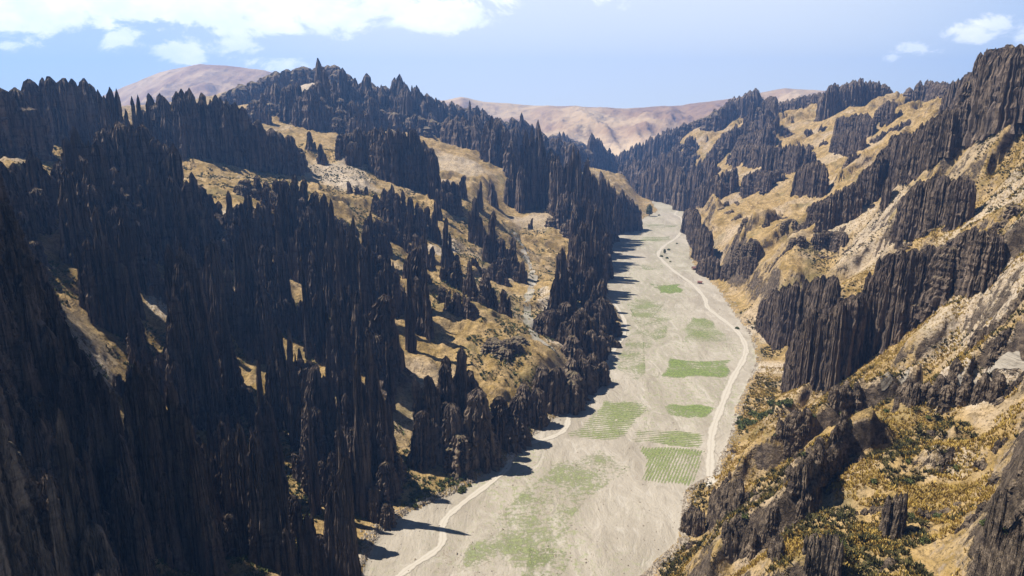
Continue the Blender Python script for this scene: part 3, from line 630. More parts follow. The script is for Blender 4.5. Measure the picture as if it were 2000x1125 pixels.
wall([(340,560,290),(322,470,300),(345,455,300),(370,480,300)], 6, 'tall black tower with one long bright edge at left', kind=.2, jag=.1)
for u, v, b, r, l in ((295,690,-950,2.6,'very tall thin pillar with sunlit ribs at lower left'), (325,757,-1040,2.4,'tall thin pillar right of the very tall sunlit one'), (365,790,-1110,2.8,'long pale edged column leaning down to the bottom edge'), (400,866,-1060,2.2,'thin pillar with knobbly head near the bottom left'),
    (433,862,-1050,2.0,'slim knobbly pillar beside the knobbly headed one'), (468,830,-1030,2.4,'dark pillar left of the long bright edged needle'), (540,870,-1115,2.4,'needle with one long bright edge at bottom left'), (600,785,-1000,3.0,'stout dark pillar under the pale brown columns'), (661,795,-1000,3.2,'stepped dark pillar left of the broad tan column'),
    (692,690,-1000,4.2,'broad tan column with smooth face above the black corner'), (200,1005,-1125,2.2,'short dark pillar near the bottom left corner'), (166,873,-1060,2.6,'black headed pillar on the left with grass behind'), (90,923,-1100,2.4,'dark pillar close to the left edge near the bottom'),
    (643,700,-860,3.4,'pointed lit column in the middle of the left forest'), (757,665,-800,3.0,'thin column with twin bright edges in the centre'), (797,503,-680,4.2,'tall needle with long pale edge in the upper centre'), (685,420,-600,4.0,'tall slim needle over the scrubby belt'), (660,440,-610,3.6,'needle left of the tall slim one over the scrubby belt'),
    (717,470,-620,4.0,'dark needle right of the tall slim one over the scrubby belt'), (833,548,-660,3.4,'dark needle behind the sunlit ridge path'), (620,380,-500,4.0,'needle rising over the twin peaked wall'), (590,500,-690,3.6,'long grey needle left of the centre of the forest'), (540,400,-600,4.2,'tall grey spire above the left centre'), (480,420,-600,3.6,'thin grey spire left of the tall grey one'),
    (560,640,-860,3.2,'black needle below the long grey one'), (500,700,-900,3.2,'black needle in the darkest part of the forest'), (430,560,-760,3.6,'black needle left of the darkest part'), (390,640,-820,3.0,'slim black needle beside the sunlit curtain')):
    spire(u, v, b, r*.8, l, extra=5)
# dense spire forests
forest([(170,560),(330,520),(520,480),(700,500),(840,560),(860,640),(700,700),(420,720),(200,760)], 30, (20, 68), 3.4, 'black cluster', 'in upper left forest', 'rock clusters of the upper left forest')
forest([(200,800),(420,740),(700,720),(850,700),(960,800),(900,900),(800,960),(720,1060),(420,1110),(200,1000)], 32, (20, 66), 3.2, 'black cluster', 'in lower left forest', 'rock clusters of the lower left forest')
forest([(330,1000),(700,1000),(690,1120),(430,1180),(150,1180),(150,1000)], 12, (22, 50), 3.2, 'dark ribbed cluster', 'on bottom left edge', 'rock clusters along the bottom left edge')
forest([(450,440),(650,440),(860,470),(850,560),(500,500)], 22, (16, 42), 3.6, 'dark cluster', 'below grassy slope', 'rock clusters below the grassy slope')
forest([(180,420),(440,440),(480,520),(180,540)], 11, (30, 60), 5.5, 'black cluster', 'under broad grey curtain', 'rock clusters below the grey curtain')
forest([(870,470),(1010,440),(1030,600),(880,640)], 9, (12, 24), 3.6, 'little dark cluster', 'around white gully', 'rock clusters around the white gully')
forest([(1000,350),(1180,380),(1190,500),(1140,520),(1050,440)], 16, (26, 46), 6.5, 'blue black cluster', 'at the left river bend', 'rock clusters by the river bend')
forest([(1080,600),(1180,540),(1190,620),(1150,720),(1100,700)], 9, (14, 26), 4.5, 'rugged brown cluster', 'below needle pair', 'rock clusters on the river bank')
forest([(860,240),(1000,280),(1160,320),(1180,345),(1010,330)], 22, (45, 85), 12, 'hazy cluster', 'below descending crest', 'rock clusters below the descending crest', kind=.5, mind=.6)
forest([(440,230),(640,190),(820,220),(860,260),(700,280),(560,260)], 24, (40, 75), 11, 'hazy cluster', 'below far bluff', 'rock clusters below the far bluff', kind=.5, mind=.6)
forest([(-40,560),(70,540),(160,760),(230,1000),(200,1160),(-60,1160)], 26, (10, 34), 2.8, 'black cluster', 'on shaded left slope', 'rock clusters on the shaded left slope', kind=.3)
forest([(-40,340),(60,340),(70,520),(-40,540)], 8, (14, 34), 4.0, 'black cluster', 'at the left edge', 'rock clusters at the left edge')
# ---- right side
W = wall
W([(1932,150,-215),(1945,100,-215),(1958,92,-215),(1975,88,-215),(2000,90,-220),(2040,95,-225)], 6, 'great dark castle of rock at the upper right edge', kind=.75, jag=.04, dense=1.5, thick=2)
W([(1858,158,-200),(1880,152,-205),(1900,138,-215),(1925,132,-215)], 5, 'serrated dark wall leading up to the castle of rock', kind=.55, jag=.08, dense=1.3)
W([(1780,168,-195),(1800,153,-190),(1822,157,-190),(1848,160,-190)], 7, 'ragged dark knoll on the right skyline', kind=.5, jag=.1)
W([(1611,178,1250),(1625,162,1250),(1650,164,1250),(1676,152,1250),(1700,156,1255),(1722,158,1260),(1738,172,1265)], 9, 'dark wall crowned with teeth alone on the right skyline', kind=.65, jag=.08, dense=1.4)
W([(1522,200,1500),(1550,190,1480),(1580,184,1460),(1604,180,1440)], 10, 'low dark wall left of the toothed skyline wall', kind=.7, jag=.06)
W([(1385,225,1650),(1420,200,1650),(1450,182,1650),(1480,169,1650),(1488,190,1650)], 15, 'dark pointed bluff highest on the far right bank', kind=.8, jag=.03, name='rock_bluff', cat='rock bluff')
W([(1205,300,1900),(1245,280,1850),(1290,255,1800),(1330,242,1750),(1380,228,1700)], 13, 'long blue black slope of spires falling to the river gap', kind=.6, jag=.07)
W([(1494,195,-228),(1503,188,-228),(1517,190,-228)], 6, 'square dark stack standing apart right of the pointed bluff', kind=.95, jag=.02, name='rock_stack', cat='rock stack')
W([(1446,258,-265),(1460,225,-266),(1475,240,-265)], 9, 'dark cone below the pointed bluff', kind=.3, jag=.05, name='rock_cone', cat='rock cone')
W([(1567,335,-375),(1575,318,-378),(1600,313,-378),(1612,325,-375)], 4.5, 'black box shaped crag in the middle of the right slope', kind=.98, jag=.02, thick=2, name='rock_crag', cat='rock crag')
W([(1716,212,-235),(1728,198,-238),(1744,194,-232)], 5, 'black leaning crag under the right skyline', kind=.9, jag=.05, name='rock_crag', cat='rock crag')
W([(1731,345,-390),(1738,344,-390)], 2.6, 'short sunlit pillar standing alone on the right slope', kind=.98, jag=.02, thick=0, name='rock_pillar', cat='rock pillar')
W([(1640,228,-265),(1660,224,-262),(1685,218,-258),(1705,225,-262)], 5, 'black toothed wall on the upper right slope, left run', kind=.6, jag=.12)
W([(1635,262,-290),(1650,255,-292),(1672,250,-290),(1690,262,-290)], 4.5, 'black rounded wall facing the valley on the mid right slope', kind=.8, jag=.1)
W([(1500,272,-330),(1530,282,-335),(1560,276,-330),(1590,290,-320)], 5, 'dark flutes on the slope left of the black box crag', kind=.4, jag=.14)
W([(1440,280,-322),(1470,280,-325),(1500,282,-320),(1515,285,-310)], 6, 'even topped fluted wall high over the river, right bank', kind=.8, jag=.05, dense=1.2)
W([(1455,262,-290),(1480,250,-285),(1505,235,-280),(1515,240,-278)], 6, 'black shoulder cliff between the square stack and the even topped wall', kind=.5, jag=.1)
W([(1585,405,-430),(1615,385,-440),(1650,362,-430),(1685,350,-415)], 4.5, 'lower run of the diagonal black cliff on the right slope', kind=.6, jag=.1, dense=1.3)
W([(1690,330,-400),(1720,310,-385),(1750,262,-345),(1790,258,-335)], 3.8, 'middle run of the diagonal black cliff on the right slope', kind=.7, jag=.1, dense=1.3)
W([(1800,250,-320),(1830,225,-300),(1860,205,-280),(1895,190,-265)], 4, 'upper run of the diagonal black cliff below the castle', kind=.65, jag=.12, dense=1.3)
W([(1780,372,-455),(1798,352,-452),(1815,345,-448),(1845,342,-440)], 3.6, 'arched black cliff with slim sunlit ribs, left half', kind=.85, jag=.05, dense=1.5)
W([(1850,345,-435),(1880,342,-425),(1905,350,-415)], 3.6, 'arched black cliff with slim sunlit ribs, right half', kind=.85, jag=.06, dense=1.5)
W([(1342,408,-455),(1352,405,-458),(1365,412,-470)], 5, 'dark corner cliff at the right river bend, far part', kind=.8, jag=.06, dense=1.3)
W([(1362,440,-500),(1375,436,-510),(1388,452,-520)], 4.5, 'dark corner cliff at the right river bend, near part', kind=.75, jag=.08, dense=1.3)
W([(1370,505,-535),(1385,498,-540),(1400,500,-545)], 3.5, 'low dark bank rocks behind the little hut', kind=.7, jag=.1)
W([(1355,372,-402),(1380,350,-395),(1410,332,-380),(1440,322,-365)], 6, 'black slanting wall above the right river bend', kind=.45, jag=.12)
W([(1455,335,-375),(1480,330,-372),(1500,330,-368),(1530,328,-350)], 5, 'dark broken wall stepping up behind the even topped wall', kind=.5, jag=.12)
W([(1215,318,1650),(1250,300,1600),(1290,290,1550),(1320,285,1500)], 11, 'upper tier of hazy spires on the right of the river gap', kind=.45, jag=.12)
W([(1245,338,1450),(1275,318,1400),(1305,310,1350),(1330,312,1300)], 9, 'hazy riverside cliff on the right of the river gap', kind=.5, jag=.12)
W([(1325,330,1250),(1345,318,1230),(1370,312,1200),(1395,308,1180)], 9, 'riverside cliff with pale streaked pillars at the far bend', kind=.5, jag=.1)
W([(1600,455,-480),(1625,448,-482),(1650,452,-478)], 3.5, 'low dark ledge among the terraces of the mid right slope', kind=.8, jag=.12)
W([(1450,500,-525),(1462,498,-527),(1475,502,-525)], 2.6, 'three stubby dark pillars low on the right slope', kind=.8, jag=.05, thick=0)
W([(1410,520,-530),(1440,505,-520),(1480,470,-490)], 3.0, 'narrow broken rib low on the right slope near the hut', kind=.8, jag=.2)
forest([(1250,325),(1400,275),(1480,240),(1510,260),(1440,320),(1360,375),(1290,360)], 32, (22, 48), 8, 'blue black cluster', 'on far right bank', 'rock clusters of the far right bank', kind=.45, mind=.6)
forest([(1500,260),(1620,250),(1700,300),(1640,340),(1500,330)], 16, (7, 16), 3.0, 'stumpy cluster', 'on upper right slope', 'rock clusters of the upper right slope', kind=.5)
forest([(1760,200),(1920,170),(1930,240),(1800,290),(1700,300)], 8, (6, 14), 4.0, 'dark crag cluster', 'below right skyline', 'rock clusters below the right skyline', kind=.5, mind=.8)
forest([(1400,400),(1560,380),(1680,460),(1500,520),(1400,480)], 14, (3, 8), 3.0, 'dark outcrop', 'on mid right slope', 'rock outcrops of the mid right slope', kind=.85, name='rock_outcrop', cat='rock outcrop')
W([(1492,592,-640),(1510,572,-650),(1535,558,-655),(1560,550,-650)], 3.6, 'left wing of the black river cliff on the right bank', kind=.95, jag=.04, dense=1.6)
W([(1575,548,-640),(1600,542,-640),(1635,538,-630)], 3.6, 'middle wing of the black river cliff on the right bank', kind=.95, jag=.04, dense=1.6)
W([(1556,680,-748),(1570,640,-748),(1590,612,-745),(1618,600,-740)], 3.4, 'ribbed prow of the black river cliff, lowest of all', kind=.95, jag=.05, dense=1.7)
W([(1625,595,-735),(1650,585,-725),(1680,575,-710),(1710,560,-690)], 4, 'dark hollow face of the black river cliff', kind=.95, jag=.04, dense=1.6)
W([(1715,530,-680),(1750,500,-655),(1790,490,-630),(1830,480,-590),(1862,478,-560)], 4.6, 'high black overhang where the river cliff meets the hill', kind=.98, jag=.03, dense=1.6)
W([(1870,480,-525),(1900,455,-525),(1935,445,-520),(1960,465,-515)], 4, 'round shouldered dark outcrop right of the black overhang', kind=.98, jag=.04, dense=1.5)
# outcrops of the nearest slope
W([(1630,760,-790),(1650,752,-792),(1672,765,-790)], 2.0, 'small dark boulder outcrop left of the two black ledges', kind=.95, jag=.06, name='rock_outcrop', cat='rock outcrop')
W([(1765,752,-780),(1790,746,-782),(1820,755,-782),(1845,775,-785)], 2.2, 'long black ledge below the pale path on the near right slope', kind=.98, jag=.04, name='rock_outcrop', cat='rock outcrop')
W([(1862,755,-778),(1890,748,-778),(1930,735,-770),(1960,728,-765)], 2.2, 'black ledge reaching towards the right edge under the pale path', kind=.98, jag=.04, name='rock_outcrop', cat='rock outcrop')
W([(1560,985,-1010),(1575,960,-1000),(1590,935,-985),(1610,905,-960),(1635,870,-925),(1655,845,-890)], 1.5, 'pale crested rib snaking down the near right slope', kind=.95, jag=.05, dense=1.5, name='rock_rib', cat='rock rib')
W([(1555,915,-945),(1572,900,-940),(1585,888,-930)], 1.6, 'dark block left of the pale crested rib', kind=.95, jag=.05, name='rock_outcrop', cat='rock outcrop')
W([(1738,975,-1040),(1755,965,-1045),(1775,960,-1040)], 1.0, 'black cleft cliff with a white capped edge near the bottom right', kind=.98, jag=.03, dense=1.5, name='rock_outcrop', cat='rock outcrop')
W([(1940,965,-1060),(1955,952,-1060),(1970,950,-1065)], 0.55, 'pale headed boulder tower at the right edge', thick=0, kind=.98, jag=.03, name='rock_outcrop', cat='rock outcrop')
W([(1925,1060,-1135),(1950,1045,-1140),(1985,1040,-1140),(2010,1045,-1140)], 0.8, 'furrowed grey rock in the bottom right corner', kind=.95, jag=.06, dense=1.5, name='rock_outcrop', cat='rock outcrop')
W([(1582,1065,-1125),(1600,1050,-1125),(1625,1040,-1130),(1645,1050,-1135)], .9, 'knobbly pale rock at the bottom edge on the right slope', kind=.95, jag=.06, dense=1.5, name='rock_outcrop', cat='rock outcrop')
W([(1510,1055,-1080),(1520,1048,-1082),(1530,1050,-1085)], .9, 'small standing rock alone above the bottom edge', kind=.95, jag=.06, name='rock_outcrop', cat='rock outcrop')
W([(1338,1000,-1040),(1355,992,-1042),(1375,996,-1042)], 1.8, 'black notch cliff where the near slope meets the river bed', kind=.98, jag=.04, dense=1.4, name='rock_outcrop', cat='rock outcrop')
W([(1400,960,-1000),(1425,945,-1000),(1450,940,-990)], 1.8, 'dark rounded ledge above the black notch cliff', kind=.98, jag=.05, dense=1.3, name='rock_outcrop', cat='rock outcrop')
W([(1420,1040,-1070),(1450,1028,-1070),(1475,1030,-1065)], 1.4, 'dark overhung ledge right of the black notch cliff', kind=.98, jag=.05, dense=1.3, name='rock_outcrop', cat='rock outcrop')
W([(1525,830,-850),(1550,815,-840),(1580,795,-825)], 1.6, 'slanting dark rib above the bushes on the near right slope', kind=.9, jag=.1, name='rock_rib', cat='rock rib')
# ------------------------------------------------------------------ roads, tracks, fields
def catmull(pts, n=12):
    p = np.array(pts, float); p = np.vstack([2*p[0]-p[1], p, 2*p[-1]-p[-2]]); out = []
    for i in range(1, len(p)-2):
        for t in np.linspace(0, 1, n, endpoint=False):
            out.append(0.5*((2*p[i])+(-p[i-1]+p[i+1])*t+(2*p[i-1]-5*p[i]+4*p[i+1]-p[i+2])*t*t+(-p[i-1]+3*p[i]-3*p[i+1]+p[i+2])*t**3))
    out.append(p[-2]); return np.array(out)
def ribbon(name, pix, width, lab, mat=None, lift=0.10):
    w = catmull([PZ(u, v, 0.3)[:2] for u, v in pix], 24)
    d = np.gradient(w, axis=0); d /= np.linalg.norm(d, axis=1)[:, None]+1e-9; nrm = np.stack([-d[:, 1], d[:, 0]], 1)
    k = 7; V = []; A_ = []
    for i in range(len(w)):
        wd = width*(1+0.18*math.sin(i*0.37)+0.1*math.sin(i*1.3))
        for j in range(k):
            s = -1+2*j/(k-1); q = w[i]+nrm[i]*s*wd/2
            V.append((q[0], q[1], float(ground(q[0], q[1]))+lift)); A_.append(s)
    return tag(mesh_obj(name, V, grid_faces(len(w), k), mat or M_road, attrs={'across': A_}), lab, None, None, 'structure')
ribbon('road', [(1388,965),(1386,940),(1388,880),(1392,840),(1410,790),(1430,740),(1452,700),(1456,675),(1438,645),(1400,615),(1382,600),(1375,580),(1350,553),(1315,528),(1292,506),(1286,494),(1300,478),(1322,463),(1333,445),(1330,425),(1318,418),(1325,410),(1335,400),(1310,380),(1280,368),(1262,358)], 4.3, 'pale two rut dirt road curving along the right side of the river bed')
ribbon('track', [(760,1140),(800,1108),(860,1065),(866,1020),(900,985),(985,920),(1000,890),(1030,868),(1080,852),(1105,835),(1115,805),(1150,755),(1180,715),(1195,690),(1222,640),(1205,600),(1185,580)], 3.2, 'narrow pale track along the foot of the left cliffs')
def field(name, pix, mat, lab, lift=0.07):
    from mathutils.geometry import delaunay_2d_cdt
    W2 = catmull([PZ(u, v, 0.2)[:2] for u, v in pix+[pix[0]]], 4)[:-1]
    c = W2.mean(0); V = []; E = []
    rings = [1.05, 0.95, 0.84, 0.7, 0.5, 0.25, 0.04]; n = len(W2)
    for q, s in enumerate(rings):
        for p_ in W2:
            x, y = c+(p_-c)*s; V.append((x, y, float(ground(x, y))+lift)); E.append(0.0 if q == 0 else 0.75 if q == 1 else 1.0)
    F = []
    for q in range(len(rings)-1):
        for i in range(n): F.append((q*n+i, q*n+(i+1) % n, (q+1)*n+(i+1) % n, (q+1)*n+i))
    return tag(mesh_obj(name, V, F, mat, attrs={'edge': E}), lab, 'field', 'green crop fields on the river bed')
Mf1 = make_field('field_dense', 1.25, 0, 0); Mf2 = make_field('field_rows', 1.0, 0.22, 0.42, (0.15, 0.185, 0.06)); Mf3 = make_field('field_sparse', 0.66, 0, 0, (0.17, 0.195, 0.08))
Mf3b = make_field('field_patchy', 0.8, 0, 0, (0.15, 0.175, 0.07)); Mf4 = make_field('field_mid', 0.95, 0.13, 1.4, (0.155, 0.185, 0.065))
def sq(pix):   # keep straight sides: extra points along each edge
    out = []
    for i in range(len(pix)):
        a, b = pix[i], pix[(i+1) % len(pix)]
        for t in (0.02, .25, .5, .75): out.append((a[0]+(b[0]-a[0])*t+random.uniform(-5, 5), a[1]+(b[1]-a[1])*t+random.uniform(-2.2, 2.2)))
    return out
field('crop_field', sq([(1305,700),(1430,703),(1420,738),(1290,736)]), Mf1, 'brightest green field, two dark bands, in the road bend')
field('crop_field', sq([(1352,618),(1390,624),(1412,648),(1436,668),(1332,668),(1338,640)]), Mf4, 'triangular green field above the brightest one, tight to the road')
field('crop_field', sq([(1286,788),(1390,792),(1384,818),(1300,812)]), Mf1, 'small rectangular green field below the brightest one')
field('crop_field', sq([(1244,838),(1374,846),(1372,876),(1230,862)]), Mf4, 'even green field just above the furrowed one')
field('crop_field', sq([(1242,868),(1374,878),(1376,905),(1350,950),(1258,938),(1262,905)]), Mf2, 'furrowed green field with slanting rows, nearest of the right fields')
field('crop_field', sq([(1180,782),(1262,786),(1268,800),(1238,822),(1225,850),(1190,862),(1110,852),(1150,815)]), Mf4, 'ragged green field between the left track and the path')
field('crop_field', sq([(1250,570),(1300,580),(1320,605),(1310,650),(1262,690),(1255,752),(1165,752),(1200,700),(1240,640),(1225,590)]), Mf3, 'long thin green patch down the middle of the river bed')
field('crop_field', sq([(1170,870),(1250,905),(1170,960),(1120,1010),(1110,1080),(1050,1130),(860,1130),(930,1040),(1010,960),(1090,890)]), Mf3, 'wide sparse green patch in the nearest river bed')
field('crop_field', sq([(1250,463),(1312,460),(1316,470),(1246,472)]), Mf4, 'narrow green strip across the far river bed')
field('crop_field', sq([(1270,555),(1325,556),(1332,572),(1290,574)]), Mf1, 'small vivid green strip where the road swings right')
field('crop_field', sq([(1262,440),(1326,438),(1328,443),(1270,445)]), Mf3, 'faintest and farthest green strip by the river bend')
field('crop_field', sq([(1250,514),(1300,516),(1302,526),(1248,527)]), Mf3, 'pale green strip between two bends of the road')
field('crop_field', sq([(1030,1070),(1105,1062),(1120,1090),(1100,1130),(1010,1130)]), Mf3b, 'dense green corner at the bottom of the river bed')

def gully(name, pix, width, lab):
    w = catmull([hit(u, v)[:2] for u, v in pix], 20); d = np.gradient(w, axis=0); d /= np.linalg.norm(d, axis=1)[:, None]+1e-9; V = []
    for i in range(len(w)):
        wd = width*(1+.35*math.sin(i*.31)+.2*math.sin(i*.9))
        for j in range(5):
            q = w[i]+np.array([-d[i, 1], d[i, 0]])*(-1+j/2)*wd/2; V.append((q[0], q[1], float(ground(q[0], q[1]))+.25))
    return tag(mesh_obj(name, V, grid_faces(len(w), 5), M_bed), lab, None, None, 'structure')
gully('gully_bed', [(1008,455),(1022,490),(1040,530),(1036,570),(1030,610),(1042,650),(1085,690)], 6, 'pale dry side gully running down between the left spires')
gully('hill_path', [(1720,752),(1800,748),(1870,738),(1940,722),(2010,718)], 1.6, 'pale footpath crossing the near right slope')
def rubble(n):
    y = 190+np.exp(rng.uniform(0, math.log(700), n)); sd = rng.random(n) < .5
    off = np.abs(rng.normal(0, 5, n))-1.5; far_ = rng.random(n) < .12
    x = np.where(sd, xL(y)-3+off*-0.6+2, xR(y)+3+off*.6-2); x = np.where(far_, xL(y)+(xR(y)-xL(y))*rng.random(n), x)
    s_ = np.exp(rng.normal(-1.0, .5, n))*np.where(far_, .6, 1.0); s_ = np.clip(s_, .12, 1.3)
    o = np.array([(1, 0, 0), (0, 1, 0), (-1, 0, 0), (0, -1, 0), (0, 0, .8), (0, 0, -.8)])[None]*rng.uniform(.6, 1.2, (n, 6, 1))
    V = np.stack([x, y, ground(x, y)+.1*s_], 1)[:, None]+o*s_[:, None, None]
    f = np.array([(0, 1, 4), (1, 2, 4), (2, 3, 4), (3, 0, 4), (1, 0, 5), (2, 1, 5), (3, 2, 5), (0, 3, 5)])
    F = (f[None]+(np.arange(n)*6)[:, None, None]).reshape(-1, 3)
    return V.reshape(-1, 3), F
V, F = rubble(16000); tag(mesh_obj('rubble', V, F, M_rubble, False), 'loose stones and scree along both banks of the river bed', None, None, 'stuff')

# ------------------------------------------------------------------ vegetation
def clump_mesh(n_cl, X, Y, Z, S, blades, spread, upr, wid):
    """many spiky clumps at once: each blade a narrow quad from the root outwards"""
    n = n_cl*blades; base = np.repeat(np.stack([X, Y, Z], 1), blades, 0); s = np.repeat(S, blades)
    a = rng.uniform(0, 2*np.pi, n); out = rng.uniform(0.15, 1, n)*spread; h = rng.uniform(.5, 1, n)*upr
    o = np.stack([np.cos(a)*out*s*.35, np.sin(a)*out*s*.35, np.zeros(n)], 1); tip = np.stack([np.cos(a)*out*s, np.sin(a)*out*s, h*s], 1)
    b = rng.uniform(0, 2*np.pi, n); w = np.stack([np.cos(b)*s*wid, np.sin(b)*s*wid, rng.uniform(-.5, .5, n)*s*wid], 1)
    V = np.stack([base+o-w, base+o+w, base+tip+w*.5, base+tip-w*.5], 1).reshape(-1, 3)
    return V, np.arange(n*4).reshape(-1, 4)
def scatter(n, poly, seed):
    r = random.Random(seed); us = [p[0] for p in poly]; vs = [p[1] for p in poly]; out = []
    bx = [PZ(0, 0, 1)]
    return us
def slope_ok(x, y):
    e = 1.2; gx = (ground(x+e, y)-ground(x-e, y))/(2*e); gy = (ground(x, y+e)-ground(x, y-e))/(2*e)
    return 1/np.sqrt(1+gx*gx+gy*gy)
def scatter_right(n, y0, y1, power=1.0, nthr=0.72, mask=None):
    y = y0+(y1-y0)*rng.random(n)**power; a = rng.uniform(0.15, 0.84, n); x = a*y*1.02+20
    d = x-xR(y); k = (d > 4) & (slope_ok(x, y) > nthr)
    if mask is not None: k &= mask(x, y)
    x, y = x[k], y[k]; return x, y, ground(x, y)
x, y, z = scatter_right(150000, 70, 430, 1.25, .50, lambda x, y: fbm(x/9, y/9, 201, 3) > 0.44)
s = rng.uniform(.45, 1.15, len(x)); V, F = clump_mesh(len(x), x, y, z-.1, s, 6, .75, 1.0, .15)
tag(mesh_obj('tussock_grass', V, F, M_tuss, False), 'golden tussock grass covering the near right slope', None, None, 'stuff')
x, y, z = scatter_right(60000, 70, 560, 1.25, .45, lambda x, y: fbm(x/16, y/16, 211, 3) > 0.52)
s = rng.uniform(.6, 1.5, len(x)); V, F = clump_mesh(len(x), x, y, z-.1, s, 14, .9, .9, .14)
tag(mesh_obj('low_scrub', V, F, M_scrub, False), 'dark low scrub patches on the right slope', None, None, 'stuff')
# scrub on the left slopes and gullies
yl = 150+650*rng.random(70000)**1.2; xl = -yl*rng.uniform(-.1, .86, 70000); k = (xL(yl)-xl > 3) & (slope_ok(xl, yl) > .42) & (fbm(xl/18, yl/18, 221, 3) > 0.5)
xl, yl = xl[k], yl[k]; V, F = clump_mesh(len(xl), xl, yl, ground(xl, yl)-.1, rng.uniform(.7, 1.7, len(xl)), 10, .9, .9, .16)
tag(mesh_obj('valley_scrub', V, F, M_green, False), 'green scrub filling the gullies between the left spires', None, None, 'stuff')

def bush_mesh(n, sx, sz):
    a = rng.normal(size=(n, 3)); a /= np.linalg.norm(a, axis=1)[:, None]; a *= rng.uniform(.45, 1, (n, 1))**.6
    a *= 1+0.28*np.sin(a[:, :1]*5+a[:, 1:2]*4)
    c = a*np.array([sx, sx, sz]); c[:, 2] = np.abs(c[:, 2]+sz*.6)
    u = rng.normal(size=(n, 3)); u /= np.linalg.norm(u, axis=1)[:, None]; w = np.cross(u, rng.normal(size=(n, 3))); w /= np.linalg.norm(w, axis=1)[:, None]
    l = sx*.16
    return np.stack([c-u*l-w*l*.5, c+u*l-w*l*.6, c+u*l*1.1+w*l*.5, c-u*l+w*l*.6], 1).reshape(-1, 3), np.arange(n*4).reshape(-1, 4)
def trunk_mesh(h, r, lean=0):
    segs = []; 
    def tube(p0, p1, r0, r1):
        d = np.array(p1)-np.array(p0); d = d/np.linalg.norm(d); u = np.cross(d, (0.3, 1, 0.1)); u /= np.linalg.norm(u); w = np.cross(d, u)
        an = np.linspace(0, 2*np.pi, 8, endpoint=False); ring = lambda p, rr: np.array([np.array(p)+rr*(math.cos(q)*u+math.sin(q)*w) for q in an])
        segs.append((ring(p0, r0), ring(p1, r1)))
    tube((0, 0, -.3), (lean, 0, h*.6), r, r*.6); tube((lean, 0, h*.6), (lean*1.2, .1, h), r*.6, r*.2)
    for k in range(4):
        q = k*1.7; tube((lean*.8, 0, h*(.4+.1*k)), (lean+math.cos(q)*h*.25, math.sin(q)*h*.25, h*(.65+.08*k)), r*.35, r*.12)
    V = []; F = []
    for a, b in segs:
        o = len(V); V += list(a)+list(b)
        for i in range(8): F.append((o+i, o+(i+1) % 8, o+8+(i+1) % 8, o+8+i))
    return V, F
def plant(kind, loc, scale, label, cat, group=None, proto={}):
    if kind not in proto:
        root = bpy.data.objects.new(kind, None); C.objects.link(root)
        if kind == 'tree':
            V, F = bush_mesh(900, 1.9, 3.6); V[:, 2] += 1.4; mesh_obj('crown', V, F, M_green, False, root); V, F = trunk_mesh(6.5, .32, .2); mesh_obj('trunk', V, F, M_bark, True, root)
        else:
            V, F = bush_mesh(420, 1.5, .95); mesh_obj('foliage', V, F, M_green, False, root); V, F = trunk_mesh(1.4, .12); mesh_obj('stem', V, F, M_bark, True, root)
        proto[kind] = root; r = root
    else:
        p = proto[kind]; r = p.copy(); C.objects.link(r)
        for ch in p.children:
            c = ch.copy(); C.objects.link(c); c.parent = r
    for k_ in ('label', 'category', 'group'):
        if k_ in r.keys(): del r[k_]
    r.location = loc; r.scale = (scale,)*3; r.rotation_euler = (0, 0, random.uniform(0, 6.28)); tag(r, label, cat, group); return r
def onbed(u, v):
    x, y, z = PZ(u, v, 1.0); return (x, y, float(ground(x, y)))
plant('tree', onbed(1268, 421), 2.6, 'tall dark tree standing alone on the left bank at the river bend', 'tree')
plant('tree', onbed(1298, 494), .8, 'rounded green tree largest in the clump beside the road bend', 'tree')
for u, v, s_, l in ((1292,500,1.2,'green bush at the left edge of the roadside clump'), (1303,503,1.1,'green bush in front of the roadside clump'), (1309,510,.8,'small bush just below the roadside clump'), (1322,475,.9,'bush behind the roadside clump on the bank'), (1287,420,1.2,'small bush right of the lone dark tree'), (1440,640,1.0,'bush at the outer edge of the road bend'), (1306,487,1.2,'bush between the clump and the bank bush')):
    plant('shrub', onbed(u, v), s_, l, 'bush')
items = []
for i in range(22):
    u = random.uniform(1430, 1545); v = 835-(u-1430)*0.45+random.uniform(-10, 14); q = hit(u, v); k_ = random.uniform(.8, 1.5)
    items.append((plant('shrub', q, k_, 'b', 'bush', 'bushes along the foot of the near right slope'), u, q[1], 'big green' if k_ > 1.2 else 'small green'))
name_rows(items, 'bush', 'at foot of near right slope')
items = []
for i in range(30):
    u = random.uniform(1420, 1990); v = random.uniform(800, 1100); q = hit(u, v); k_ = random.uniform(.4, .8)
    if q[0]-float(xR(q[1])) < 3: continue
    items.append((plant('shrub', q, k_, 'b', 'bush', 'dark bushes on the near right slope'), u, q[1], 'larger dark' if k_ > .6 else 'little dark'))
name_rows(items, 'bush', 'on near right slope')
items = []
for i in range(16):
    u = random.uniform(700, 990); v = random.uniform(960, 990) if u < 830 else random.uniform(930, 960); x_, y_, z_ = PZ(u, v, 2); k_ = random.uniform(.6, 1.1)
    if float(xL(y_))-x_ < -6: continue
    items.append((plant('shrub', (x_, y_, float(ground(x_, y_))), k_, 'b', 'bush', 'bushes at the foot of the left cliffs'), u, y_, 'green'))
name_rows(items, 'bush', 'below left cliffs')
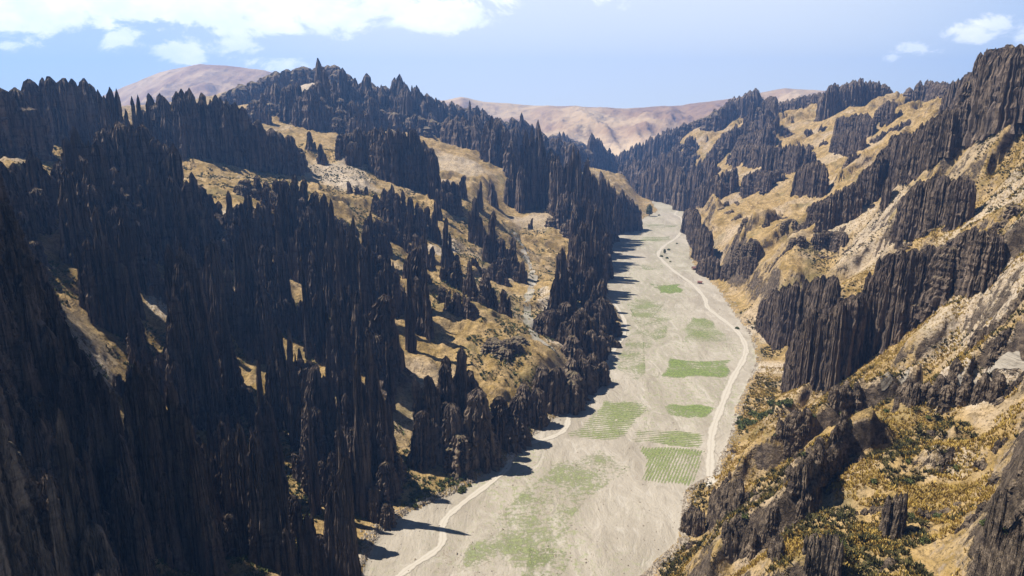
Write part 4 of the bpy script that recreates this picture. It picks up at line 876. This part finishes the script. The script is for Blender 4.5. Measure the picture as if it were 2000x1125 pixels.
# stone hut by the fields
M_wall, t_, b_ = new_mat('mud_brick'); t_.put(b_.inputs['Base Color'], t_.mix(t_.noise(pos(t_), 2, 4), (0.16, 0.10, 0.07), (0.26, 0.18, 0.12)))
M_roof, t_, b_ = new_mat('rusty_roof'); t_.put(b_.inputs['Base Color'], t_.mix(t_.noise(pos(t_), 1.5, 4), (0.11, 0.05, 0.04), (0.2, 0.10, 0.08)))
M_dark, t_, b_ = new_mat('dark_wood'); b_.inputs['Base Color'].default_value = (0.03, 0.025, 0.02, 1)
def boxm(x0, x1, y0, y1, z0, z1):
    V = [(x0, y0, z0), (x1, y0, z0), (x1, y1, z0), (x0, y1, z0), (x0, y0, z1), (x1, y0, z1), (x1, y1, z1), (x0, y1, z1)]
    return V, [(0, 3, 2, 1), (4, 5, 6, 7), (0, 1, 5, 4), (1, 2, 6, 5), (2, 3, 7, 6), (3, 0, 4, 7)]
def hut(u, v, s_, rz, lab):
    r = bpy.data.objects.new('stone_hut', None); C.objects.link(r); q = onbed(u, v); r.location = q; r.scale = (s_,)*3; r.rotation_euler = (0, 0, rz)
    V, F = boxm(-3, 3, -2, 2, -1, 2.4); V += [(-3, 0, 3.6), (3, 0, 3.6)]; F = F + [(4, 7, 8, 8), (5, 6, 9, 9)]
    mesh_obj('wall', V, F[:6], M_wall, False, r)
    V = []; F = []
    for sg in (-1, 1):
        o = len(V); V += [(-3.4, sg*2.5, 2.15), (3.4, sg*2.5, 2.15), (3.4, 0, 3.75), (-3.4, 0, 3.75), (-3.4, sg*2.5, 2.3), (3.4, sg*2.5, 2.3), (3.4, 0, 3.9), (-3.4, 0, 3.9)]
        F += [(o, o+1, o+2, o+3), (o+4, o+5, o+6, o+7), (o, o+1, o+5, o+4), (o+1, o+2, o+6, o+5), (o, o+3, o+7, o+4)]
    mesh_obj('roof', V, F, M_roof, False, r)
    V, F = boxm(-.5, .5, -2.06, -2.0, 0, 1.8); mesh_obj('door', V, F, M_dark, False, r)
    tag(r, lab, 'hut'); return r
hut(1357, 525, .95, .2, 'small dark roofed hut between the road and the right cliff'); hut(1367, 552, .7, -.4, 'tiny dark shed beside the road below the hut')

# ------------------------------------------------------------------ haze
def haze():
    x0, x1, y0, y1, z0, z1 = -5200, 5200, -400, 6100, -460, 640
    V, F = boxm(x0, x1, y0, y1, z0, z1)
    m = bpy.data.materials.new('haze_air'); m.use_nodes = True; t = NT(m.node_tree); t.n.clear()
    out = t.new('ShaderNodeOutputMaterial'); pvn = t.new('ShaderNodeVolumePrincipled'); t.l.new(pvn.outputs[0], out.inputs['Volume'])
    pvn.inputs['Color'].default_value = (0.22, 0.46, 1.0, 1); pvn.inputs['Density'].default_value = 0.00014; pvn.inputs['Anisotropy'].default_value = 0.25
    tag(mesh_obj('haze', V, F, m, False), 'thin blue haze filling the valley air', None, None, 'stuff')
haze()
